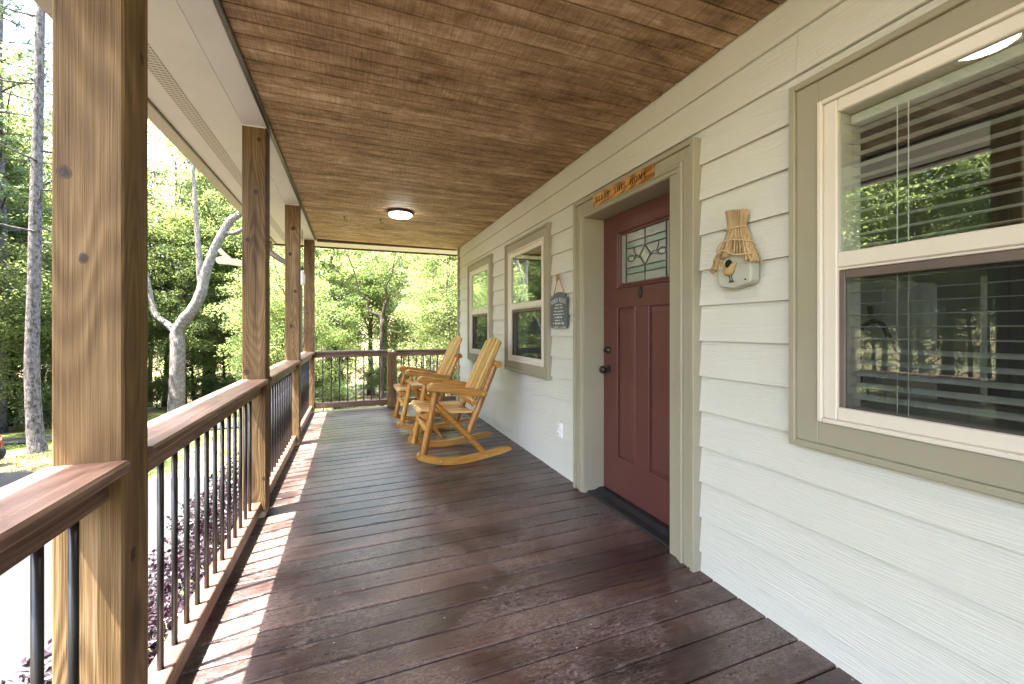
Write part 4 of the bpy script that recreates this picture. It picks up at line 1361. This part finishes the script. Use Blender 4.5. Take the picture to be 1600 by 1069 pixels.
def bark(name, dark, mid, light, scale=1.0, patch=0.5):
    g = G(name)
    co = g.objco()
    n1 = g.noise(g.mapping(co, (9 * scale, 9 * scale, 2.2 * scale)), 1.6, 5, 0.7, 0.5)
    n2 = g.noise(co, 5.0 * scale, 4, 0.7)
    k = g.math('ADD', g.math('MULTIPLY', n1, 0.6), g.math('MULTIPLY', n2, patch * 0.8))
    c = g.ramp(k, [(0.32, dark), (0.50, mid), (0.66, light)])
    return g.done(g.bsdf(c, 0.9, g.bump(n1, 0.9, 0.05), Specular_IOR_Level=0.15))


M['bark_pale'] = bark('pale_bark', (0.055, 0.049, 0.045), (0.18, 0.163, 0.152), (0.40, 0.375, 0.355), 1.5)
M['bark_pine'] = bark('grey_pine_bark', (0.010, 0.009, 0.008), (0.040, 0.036, 0.034), (0.15, 0.142, 0.137), 2.2, 0.75)
M['bark'] = bark('brown_bark', (0.025, 0.019, 0.014), (0.075, 0.058, 0.045), (0.18, 0.145, 0.115))
M['bark_dark'] = bark('dark_bark', (0.010, 0.008, 0.007), (0.030, 0.023, 0.019), (0.085, 0.068, 0.055))


def leaf(V, F, c, nrm, d, s, w=0.5):
    """one folded leaf of two triangles"""
    d = (d - nrm * d.dot(nrm))
    if d.length < 1e-5: d = nrm.orthogonal()
    d.normalize()
    b = nrm.cross(d)
    o = len(V)
    V.append(c - d * s * 0.5); V.append(c + b * s * w * 0.5 + nrm * s * 0.06); V.append(c + d * s * 0.5 - nrm * s * 0.08); V.append(c - b * s * w * 0.5 + nrm * s * 0.06)
    F.append((o, o + 1, o + 2, o + 3))


def rv(r): return Vector((r.gauss(0, 1), r.gauss(0, 1), r.gauss(0, 1)))


def leaf_mesh(name, mat, clumps, per, size, seed, flat=0.35, up=0.9, w=0.55):
    """clumps: (centre, radius); leaves lie in flattish sprays"""
    r = random.Random(seed)
    V, F = [], []
    for c, rad in clumps:
        c = Vector(c)
        tilt = (Vector((0, 0, 1)) + rv(r) * 0.28).normalized()
        a = tilt.orthogonal().normalized(); b = tilt.cross(a)
        m = max(6, int(per * r.uniform(0.7, 1.3)))
        for _ in range(m):
            q = math.sqrt(r.random()) * rad; t = r.random() * math.tau
            p = c + a * q * math.cos(t) + b * q * math.sin(t) + tilt * r.gauss(0, rad * flat * 0.5) - Vector((0, 0, 1)) * 0.25 * q * q / max(rad, 0.1)
            nrm = (tilt * up + rv(r) * 0.55).normalized()
            leaf(V, F, p, nrm, (p - c) + rv(r) * 0.4 * rad, size * r.uniform(0.65, 1.3), w)
    me = bpy.data.meshes.new(name)
    me.from_pydata([tuple(v) for v in V], [], F)
    me.materials.append(M[mat])
    me.update()
    return me


def tree_parts(name, h, r0, crown_c, crown_r, nclump, per, size, mat, barkm, seed, crad=(0.5, 1.1), lean=0.04, low=None, up=0.9):
    """one broad-leaved tree: trunk with limbs reaching the leaf sprays"""
    r = random.Random(seed)
    tr = MB()
    n = 9
    ph = r.random() * 6
    top = crown_c + crown_r[2] * 0.75
    pts = [Vector((lean * h * (i / n) ** 1.5 * math.cos(ph) + 0.10 * math.sin(i * 1.3 + ph) * (i / n), lean * h * (i / n) ** 1.5 * math.sin(ph) + 0.10 * math.cos(i * 1.7 + ph) * (i / n), top * i / n - (0.3 if i == 0 else 0))) for i in range(n + 1)]
    rr = [r0 * 1.35] + [lerp(r0, r0 * 0.16, (i / n) ** 0.9) for i in range(1, n + 1)]
    tr.tube(pts, rr, 10, True, 0.08, seed)
    cl = []
    for i in range(nclump):
        for _ in range(20):
            u = rv(r).normalized() * r.random() ** 0.40
            p = Vector((u.x * crown_r[0], u.y * crown_r[1], crown_c + u.z * crown_r[2]))
            # uneven outline
            k = noise.noise(Vector((u.x * 1.7 + seed, u.y * 1.7, u.z * 1.7)))
            if u.length < 0.78 + 0.45 * k: break
        z = p.z
        t = min(0.98, max(0.15, (z / top) * 0.8 - 0.02))
        f = t * n; j = int(f); base = pts[j].lerp(pts[min(n, j + 1)], f - j)
        cl.append((p, r.uniform(*crad)))
        if i % 3 == 0:
            mid = base.lerp(p, 0.55) + Vector((0, 0, -0.06 * (p - base).length)) + rv(r) * 0.12
            rb = max(0.012, r0 * 0.30 * (1 - t * 0.6))
            tr.tube(grow([base, mid, p], 3), radii(rb, 0.012, 7), 5, False)
    return tr.mesh(name + '_trunk', barkm, True, False), leaf_mesh(name + '_crown', mat, cl, per, size, seed + 77, 0.35, up)


def pine_parts(name, h, r0, first, seed, ntier=16, reach=2.6):
    r = random.Random(seed)
    tr = MB()
    n = 10
    pts = [Vector((0.06 * math.sin(i + seed), 0.06 * math.cos(i * 1.3 + seed), h * i / n - (0.3 if i == 0 else 0))) for i in range(n + 1)]
    tr.tube(pts, [r0 * 1.4] + [lerp(r0, 0.03, (i / n) ** 1.1) for i in range(1, n + 1)], 12, True, 0.07, seed)
    V, F = [], []
    for t in range(ntier):
        z = lerp(first, h * 0.98, (t + r.random() * 0.6) / ntier)
        nb = r.randint(3, 5)
        L_ = reach * (1 - 0.72 * max(0, (z - first) / (h - first)) ** 1.3) * r.uniform(0.7, 1.15)
        a0 = r.random() * 6
        for b in range(nb):
            a = a0 + b * math.tau / nb + r.uniform(-.4, .4)
            d = Vector((math.cos(a), math.sin(a), 0.0))
            p0 = Vector((0, 0, z)); p1 = p0 + d * L_ * 0.5 + Vector((0, 0, 0.12 * L_)); p2 = p0 + d * L_ + Vector((0, 0, r.uniform(-0.05, 0.16) * L_))
            tr.tube([p0, p1, p2], [0.035, 0.022, 0.008], 5, False)
            for k in range(int(9 + L_ * 5)):
                s = r.uniform(0.30, 1.05)
                c = p0.lerp(p2, s) + Vector((r.gauss(0, .16), r.gauss(0, .16), r.gauss(0.05, .08))) * (0.5 + L_ * 0.25)
                for _ in range(15):
                    q = (d * 0.5 + Vector((0, 0, 0.5)) + rv(r) * 0.7).normalized()
                    leaf(V, F, c + q * 0.07, rv(r).normalized(), q, r.uniform(0.16, 0.26), 0.10)
    me = bpy.data.meshes.new(name + '_crown')
    me.from_pydata([tuple(v) for v in V], [], F)
    me.materials.append(M['needle']); me.update()
    return tr.mesh(name + '_trunk', 'bark_pine', True, False), me


VAR = {
    'tall_a': tree_parts('tall_a', 15, 0.20, 9.0, (3.9, 3.9, 6.2), 165, 125, 0.155, 'leaf', 'bark', 1),
    'tall_b': tree_parts('tall_b', 17, 0.24, 10.0, (4.2, 3.8, 6.8), 170, 125, 0.16, 'leaf_yellow', 'bark', 2),
    'tall_c': tree_parts('tall_c', 14, 0.18, 8.2, (3.6, 3.6, 5.8), 165, 125, 0.15, 'leaf_dark', 'bark_dark', 3),
    'mid_a': tree_parts('mid_a', 8, 0.09, 4.6, (2.5, 2.5, 3.6), 130, 125, 0.100, 'leaf_yellow', 'bark', 4, (0.35, 0.8)),
    'mid_b': tree_parts('mid_b', 7, 0.08, 4.1, (2.3, 2.3, 3.3), 125, 120, 0.098, 'leaf', 'bark_dark', 5, (0.35, 0.8)),
    'shrub': tree_parts('shrub', 2.6, 0.03, 1.25, (1.3, 1.3, 1.2), 55, 60, 0.10, 'leaf', 'bark', 6, (0.25, 0.5)),
    'shrub_b': tree_parts('shrub_b', 2.2, 0.03, 1.0, (1.2, 1.2, 1.0), 50, 60, 0.10, 'leaf_dark', 'bark', 8, (0.25, 0.5)),
    'pine_a': pine_parts('pine_a', 19, 0.17, 5.5, 11),
    'pine_b': pine_parts('pine_b', 17, 0.15, 3.6, 12, 18, 2.3),
}
INFO = {
    'tall_a': ('broadleaf_tree', 'tall green broadleaf tree in the wood around the yard', 'tall broadleaf trees of the wood'),
    'tall_b': ('broadleaf_tree', 'tall yellow green broadleaf tree in the wood around the yard', 'tall yellow green trees of the wood'),
    'tall_c': ('broadleaf_tree', 'tall deep green broadleaf tree in the wood around the yard', 'tall deep green trees of the wood'),
    'mid_a': ('young_tree', 'young bright green tree growing under the tall trees', 'young bright trees of the wood'),
    'mid_b': ('young_tree', 'young mid green tree growing under the tall trees', 'young mid green trees of the wood'),
    'shrub': ('woodland_shrub', 'leafy green shrub on the floor of the wood', 'green shrubs of the wood'),
    'shrub_b': ('woodland_shrub', 'deep green shrub on the floor of the wood', 'deep green shrubs of the wood'),
    'pine_a': ('pine_tree', 'tall pine with bare lower trunk in the wood', 'tall pines of the wood'),
    'pine_b': ('pine_tree', 'pine branched nearly to the ground in the wood', 'low branched pines of the wood'),
}


def plant(kind, x, y, s=1.0, rz=None, label=None, name=None, sz=None):
    nm, lb, gr = INFO[kind]
    o = empty(name or nm, (x, y, TN(x, y)), 0)
    o.rotation_euler = (0, 0, rng.random() * 6.28 if rz is None else rz)
    o.scale = (s, s, sz or s * rng.uniform(0.92, 1.1))
    tag(o, label or lb, 'shrub' if 'shrub' in nm else 'tree', gr if not label else None)
    t, c = VAR[kind]
    inst('trunk' if 'shrub' not in nm else 'stems', t, o)
    inst('crown' if 'shrub' not in nm else 'foliage', c, o)
    return o


rng = random.Random(42)
placed = []
def free(x, y, d):
    return all((x - a) ** 2 + (y - b) ** 2 > d * d for a, b in placed)
def theta(x, y): return math.degrees(math.atan2(x, y))


# bright trees just beyond the far end of the porch
for kind, x, y, s, lb in (('tall_b', 4.3, 16.8, 0.80, 'bright yellow green tree close beyond the far end of the porch, by the house corner'),
                          ('mid_a', 3.0, 13.6, 0.80, 'young bright green tree just outside the far railing, behind the rocking chairs'),
                          ('mid_b', -1.9, 15.6, 0.80, 'young green tree just outside the far railing, left of the short middle post'),
                          ('tall_a', -1.3, 25.0, 0.80, 'broadleaf tree beyond the far end of the porch, behind the corner post'),
                          ('pine_b', -2.2, 21.0, 0.55, 'blue green pine beyond the far end railing, left of the twisting tree')):
    plant(kind, x, y, s, None, lb); placed.append((x, y))

specs = []
# rows of the wood: (kinds, count, region test)
def ok(x, y):
    th = theta(x, y); r = math.hypot(x, y)
    if y < 18.5 and x > -13: return False
    if y < 19.5 and -15 < x < -6.5: return False
    if x > -14 and y < 18 and x < 1: return False
    if -23.5 < th < -10.5 and r < 29.5: return False            # open view to the pale forked tree
    if -1.0 < th < 8.0 and r < 30: return False               # and to the twisting dark tree
    if x > 1 and y < 12: return False
    return True


def scatter(kinds, count, xr, yr, dmin, srange, tries=4000):
    k = 0
    for _ in range(tries):
        if k >= count: break
        x, y = rng.uniform(*xr), rng.uniform(*yr)
        if not ok(x, y) or not free(x, y, dmin): continue
        placed.append((x, y))
        plant(rng.choice(kinds), x, y, rng.uniform(*srange))
        k += 1


scatter(['tall_a', 'tall_b', 'tall_c', 'pine_a', 'tall_b'], 26, (-26, 10), (19, 34), 3.0, (0.72, 1.0))
scatter(['tall_a', 'tall_c', 'tall_b', 'pine_b'], 17, (-36, 16), (33, 46), 3.6, (0.9, 1.2))
scatter(['mid_a', 'mid_b', 'mid_a'], 34, (-24, 9), (18.5, 33), 1.8, (0.65, 1.05))
scatter(['tall_a', 'tall_b', 'tall_c', 'pine_a'], 15, (-34, -14), (-8, 18), 3.4, (0.75, 1.05))
scatter(['mid_a', 'mid_b'], 10, (-30, -13.5), (-6, 18), 2.2, (0.7, 1.1))
scatter(['shrub', 'shrub_b'], 46, (-22, 9), (18.5, 36), 1.1, (0.6, 1.15))
# trees behind the forked tree close the view
for kind, x, y, s in (('tall_b', -10.5, 31.5, 1.0), ('tall_a', -7.0, 33.0, 1.0), ('tall_b', -12.5, 30.5, 0.95), ('pine_a', -9.0, 35, 1.0), ('mid_a', -8.8, 30.2, 0.9), ('mid_b', -6.3, 30.4, 1.0), ('mid_a', -11.6, 30.0, 0.9), ('shrub', -9.6, 29.2, 1.1), ('shrub_b', -7.4, 29.4, 1.1), ('shrub', -10.9, 28.9, 0.9)):
    plant(kind, x, y, s)

for kind, x, y, s in (('tall_b', -9.2, 34.5, 1.35), ('tall_b', -6.4, 36.5, 1.35), ('tall_b', -15.2, 22.6, 1.15), ('tall_a', -15.4, 27.6, 1.1),
                      ('mid_a', -7.6, 31.6, 1.1), ('mid_a', -10.2, 32.2, 1.15), ('mid_a', -12.9, 30.6, 1.0), ('mid_a', -5.4, 31.8, 1.1), ('mid_a', -14.2, 27.0, 1.1), ('mid_b', -13.4, 24.0, 1.05), ('mid_a', -11.8, 22.6, 0.95)):
    plant(kind, x, y, s)

# ------------------------------------------------------------------ the forked pale tree
o = empty('forked_tree', (-8.3, 26.03, TN(-8.3, 26.03)))
tag(o, 'pale grey barked tree forking low into curving limbs, between the first two posts', 'tree')
off = -Vector(o.location)
def W(pts): return [Vector(p) + off for p in pts]
mb = MB()
def limb(pts, r0, r1, k=4, n=12, p=1.0):
    q = grow(W(pts), k)
    mb.tube(q, radii(r0, r1, len(q), p), n, True, 0.07, len(mb.v))
limb([(-8.34, 26.03, -3.25), (-8.30, 26.02, -2.6), (-8.26, 26.01, -1.2), (-8.23, 26.0, 0.41), (-8.25, 26.01, 1.1), (-7.87, 25.86, 1.76), (-7.45, 25.71, 2.33), (-7.11, 25.58, 3.14), (-6.96, 25.53, 3.94), (-6.57, 25.38, 5.07), (-6.21, 25.25, 5.87), (-5.76, 25.08, 6.67), (-5.22, 24.88, 7.16), (-4.71, 24.69, 8.44), (-4.49, 24.61, 10.05)], 0.38, 0.12, 4, 14, 0.9)
limb([(-6.05, 25.19, 6.05), (-5.58, 25.01, 6.06), (-5.13, 24.85, 6.29), (-4.61, 24.65, 6.67), (-4.0, 24.4, 7.4)], 0.11, 0.04)
limb([(-8.25, 26.0, 0.95), (-8.77, 26.2, 1.5), (-9.19, 26.36, 1.82), (-9.43, 26.45, 2.4), (-9.58, 26.5, 3.3), (-9.8, 26.58, 4.42), (-10.13, 26.7, 5.87), (-10.3, 26.8, 7.4)], 0.17, 0.05)
limb([(-7.10, 25.58, 3.0), (-7.21, 25.62, 4.1), (-7.24, 25.63, 4.91), (-7.36, 25.67, 6.51), (-7.45, 25.71, 8.12), (-7.54, 25.74, 9.57), (-7.6, 25.76, 11.33)], 0.16, 0.06)
part('trunk', mb, 'bark_pale', o, True)
r = random.Random(31)
cl = []
for c, rad, m in (((-4.2, 24.6, 10.6), 2.6, 26), ((-3.4, 24.2, 8.0), 1.6, 12), ((-10.4, 26.8, 8.6), 2.3, 24), ((-7.6, 25.8, 12.3), 2.4, 24)):
    for _ in range(m):
        cl.append((Vector(c) + rv(r) * rad * 0.5 + off, r.uniform(0.4, 0.9)))
inst('crown', leaf_mesh('forked_crown', 'leaf', cl, 80, 0.17, 71), o)

# the dark twisting tree beyond the end railing
o = empty('twisting_tree', (1.09, 17.73, TN(1.09, 17.73)))
tag(o, 'slender dark tree with twisting bare limbs beyond the end railing', 'tree')
off = -Vector(o.location)
mb = MB()
limb([(1.12, 17.73, -2.5), (1.09, 17.73, -1.9), (1.07, 17.74, 0.07), (1.09, 17.73, 1.64)], 0.105, 0.075)
limb([(1.09, 17.73, 1.55), (0.95, 17.79, 1.79), (0.66, 17.89, 1.9), (0.57, 17.93, 2.15), (0.59, 17.92, 2.38), (0.42, 17.98, 2.48), (0.26, 18.04, 2.71), (0.14, 18.09, 3.12), (0.02, 18.13, 3.62), (-0.3, 18.2, 4.4)], 0.065, 0.02)
limb([(1.09, 17.73, 1.55), (1.16, 17.71, 2.07), (1.21, 17.69, 2.25), (1.31, 17.65, 2.42), (1.23, 17.68, 2.58), (1.26, 17.67, 2.99), (1.45, 17.6, 3.37), (1.6, 17.6, 4.3)], 0.06, 0.018)
limb([(1.21, 17.69, 2.22), (1.10, 17.70, 2.30), (1.02, 17.7, 2.36)], 0.035, 0.02)
limb([(0.62, 17.9, 2.02), (0.45, 17.95, 2.12), (0.30, 17.9, 2.3)], 0.025, 0.008)
limb([(1.31, 17.65, 2.42), (1.55, 17.6, 2.55), (1.8, 17.5, 2.75)], 0.025, 0.008)
part('trunk', mb, 'bark_dark', o, True)
r = random.Random(32)
cl = [(Vector((r.uniform(-1.6, 2.9), 17.8 + r.gauss(0, 0.9), r.uniform(3.4, 6.4))) + off, r.uniform(0.3, 0.7)) for _ in range(44)]
inst('crown', leaf_mesh('twisting_crown', 'leaf_yellow', cl, 50, 0.12, 72), o)

# pines at the left edge
o = empty('pine_tree', (-7.24, 13.9, TN(-7.24, 13.9)))
tag(o, 'big grey barked pine trunk standing by the driveway, left of the nearest post', 'tree')
off = -Vector(o.location)
mb = MB()
q = grow(W([(-7.22, 13.9, -2.05), (-7.25, 13.9, -1.75), (-7.29, 13.92, -1.45), (-7.33, 13.93, -0.91), (-7.37, 13.94, 0.5), (-7.34, 13.93, 1.76), (-7.28, 13.91, 4.58), (-7.23, 13.89, 6.47), (-7.17, 13.87, 9.29), (-7.08, 13.84, 14.0)]), 4)
rr = [0.27, 0.245, 0.215, 0.20, 0.19, 0.18, 0.172, 0.166, 0.162, 0.158] + radii(0.155, 0.07, len(q) - 10)
mb.tube(q, rr, 16, True, 0.06, 5)
r = random.Random(8)
V, F = [], []
for i in range(20):
    z = r.uniform(3.2, 9.5) if i < 9 else r.uniform(9, 14)
    a = r.random() * 6.28; L_ = r.uniform(0.8, 2.3)
    d = Vector((math.cos(a), math.sin(a), r.uniform(-0.05, 0.35)))
    p0 = Vector((-7.2, 13.88, z)) + off; p2 = p0 + d * L_
    mb.tube(grow([p0, p0.lerp(p2, 0.5) + Vector((0, 0, -0.08)), p2], 3), radii(0.03, 0.008, 7), 5, False)
    if z > 8.5:
        for k in range(30):
            c = p0.lerp(p2, r.uniform(0.4, 1.1)) + rv(r) * 0.22
            for _ in range(14):
                qq = (d + rv(r) * 0.7).normalized(); leaf(V, F, c + qq * 0.07, rv(r).normalized(), qq, r.uniform(0.14, 0.22), 0.09)
part('trunk', mb, 'bark_pine', o, True)
me = bpy.data.meshes.new('pine_crown'); me.from_pydata([tuple(v) for v in V], [], F); me.materials.append(M['needle']); me.update()
inst('crown', me, o)
plant('pine_a', -11.55, 20.3, 1.05, 0.3, 'slim pine trunk at the very left edge, behind the big grey pine')
plant('tall_b', -13.2, 16.5, 0.8, None, 'broadleaf tree with low bright branches, left of the big grey pine')
plant('tall_b', -9.6, 9.4, 0.82, None, 'leafy broadleaf tree beside the driveway, its branches overhanging at the top left')
for kind, x, y, s_, lb in (('tall_b', -12.6, 5.2, 0.9, 'bright broadleaf tree across the driveway, mirrored in the nearest window'), ('mid_a', -10.4, 6.6, 1.0, 'young bright tree across the driveway, nearer one, mirrored in the nearest window'),
                          ('mid_a', -11.3, 3.4, 1.05, 'young bright tree across the driveway, farther back, mirrored in the nearest window'), ('tall_a', -14.0, 8.8, 0.9, 'green broadleaf tree across the driveway behind the young trees'), ('mid_b', -12.2, 8.0, 1.0, 'young green tree across the driveway between the broadleaf trees')):
    plant(kind, x, y, s_, None, lb)
plant('mid_a', -10.2, 19.4, 0.95, None, 'young bright green tree behind the big grey pine')
plant('mid_b', -13.0, 21.0, 1.0, None, 'young green tree at the left edge, behind the lane')

# ------------------------------------------------------------------ purple bushes along the porch
r = random.Random(77)
BL = ['purple leaved bush below the near railing, at the bottom left corner', 'purple leaved bush below the railing, just behind the nearest post',
      'purple leaved bush below the railing between the first two posts, nearer one', 'purple leaved bush below the railing between the first two posts, farther one',
      'purple leaved bush below the railing beside the second post', 'purple leaved bush below the railing past the second post', 'purple leaved bush farthest along the railing']
for i, by in enumerate((1.5, 2.5, 3.4, 4.3, 5.2, 6.1, 7.0)):
    bx = -1.28 + r.uniform(-0.06, 0.06) - (0.18 if i < 3 else 0)
    zg = TN(bx, by)
    o = empty('purple_bush', (bx, by, zg))
    tag(o, BL[i], 'bush', 'purple bushes along the porch')
    top = -0.52 - zg + r.uniform(-0.07, 0.05)
    st = MB(); cl = []
    for k in range(64):
        u = rv(r).normalized() * r.random() ** 0.33
        p = Vector((u.x * 0.56, u.y * 0.62, top * 0.52 + u.z * top * 0.46))
        if p.x + bx > -0.74: p.x = -0.74 - bx - r.random() * 0.1
        cl.append((p, r.uniform(0.10, 0.20)))
        if k % 3 == 0: st.tube([(u.x * 0.05, u.y * 0.05, -0.05), tuple(p * 0.6), tuple(p)], [0.012, 0.008, 0.003], 5, False)
    part('stems', st, 'bark_dark', o)
    inst('foliage', leaf_mesh('purple_foliage', 'purple', cl, 52, 0.050, 200 + i, 0.6, 0.6, 0.6), o)

# ------------------------------------------------------------------ grass
r = random.Random(90)
V, F = [], []
for _ in range(42000):
    x, y = r.uniform(-9.5, 1.2), r.uniform(9.1, 24)
    if y < pad_far(x) + 0.05: continue
    if x > -8.2 and x < -2.6 and 16.0 + 0.1 * (x + 8) < y < 17.8 + 0.16 * (x + 8): continue
    if noise.noise(Vector((x * 0.55, y * 0.55, 9))) + 0.4 * noise.noise(Vector((x * 2, y * 2, 3))) < -0.02: continue
    z = TN(x, y); h = r.uniform(0.03, 0.11); a = r.random() * 6.28
    w = 0.010; c, s = math.cos(a) * w, math.sin(a) * w
    o_ = len(V)
    V += [(x - c, y - s, z - 0.01), (x + c, y + s, z - 0.01), (x + r.gauss(0, .03), y + r.gauss(0, .03), z + h)]
    F.append((o_, o_ + 1, o_ + 2))
me = bpy.data.meshes.new('grass'); me.from_pydata(V, [], F); me.materials.append(M['grass']); me.update()
tag(inst('grass', me), 'patchy short grass on the yard beyond the driveway', 'grass', kind='stuff')

# ------------------------------------------------------------------ red garden machine at the left edge
M['red_paint'] = paint('red_paint', (0.42, 0.018, 0.012), 0.3, 0.02, dirt=0.05, spec=0.5)
M['tyre'] = paint('tyre', (0.02, 0.02, 0.02), 0.8, 0.3, 60)
mx, my = -7.75, 12.25
o = empty('garden_tractor', (mx, my, TN(mx, my) + 0.05), R(-12))
tag(o, 'red garden tractor with black wheels, just showing at the left edge of the yard', 'garden tractor')
hood = part('hood', MB().prism([(0.05, 0.30), (0.68, 0.30), (0.72, 0.36), (0.71, 0.56), (0.64, 0.66), (0.05, 0.74), (-0.05, 0.74), (-0.05, 0.30)], 'y', -0.27, 0.27), 'red_paint', o)
md = hood.modifiers.new('round', 'BEVEL'); md.width = 0.04; md.segments = 3
for s in (-1, 1):
    part('headlight', MB().bbox(0.712, 0.727, s * 0.15 - 0.07, s * 0.15 + 0.07, 0.50, 0.55, 0.006), 'white_plastic', o)
part('grille', MB().bbox(0.70, 0.732, -0.2, 0.2, 0.34, 0.46, 0.01), 'black_plastic', o)
fd = part('rear_fender', MB().prism([(-1.05, 0.42), (-0.25, 0.42), (-0.25, 0.52), (-0.40, 0.60), (-0.95, 0.62), (-1.08, 0.55)], 'y', -0.44, 0.44), 'red_paint', o)
md = fd.modifiers.new('round', 'BEVEL'); md.width = 0.04; md.segments = 3
part('chassis', MB().bbox(-1.0, 0.7, -0.2, 0.2, 0.20, 0.42, 0.02), 'black_plastic', o)
part('mower_deck', MB().bbox(-0.45, 0.25, -0.5, 0.5, 0.08, 0.22, 0.05), 'black_plastic', o)
part('seat', MB().bbox(-0.85, -0.45, -0.22, 0.22, 0.62, 0.72, 0.03).bbox(-0.92, -0.80, -0.22, 0.22, 0.70, 1.02, 0.03), 'black_plastic', o)
part('steering_wheel', MB().tube([(-0.16 + 0.16 * math.cos(a) * 0.6, 0.17 * math.sin(a), 0.92 + 0.16 * math.cos(a) * 0.8) for a in [i * math.tau / 20 for i in range(21)]], 0.014, 8, False).tube([(-0.02, 0, 0.70), (-0.16, 0, 0.92)], 0.018, 8), 'black_plastic', o, True)
for (wx, wy, wr, ww) in ((0.45, 0.36, 0.19, 0.14), (0.45, -0.36, 0.19, 0.14), (-0.68, 0.40, 0.27, 0.22), (-0.68, -0.40, 0.27, 0.22)):
    w = part('wheel', MB().lathe([(wr * .55, -ww / 2), (wr * .92, -ww / 2), (wr, -ww * .3), (wr, ww * .3), (wr * .92, ww / 2), (wr * .55, ww / 2)], 24, (wx, wy, wr), 'y'), 'tyre', o, 40)
    part('rim', MB().lathe([(wr * .2, -ww * .52), (wr * .54, -ww * .4), (wr * .54, ww * .4), (wr * .2, ww * .52)], 18, (wx, wy, wr), 'y'), 'white_plastic', w, 40)
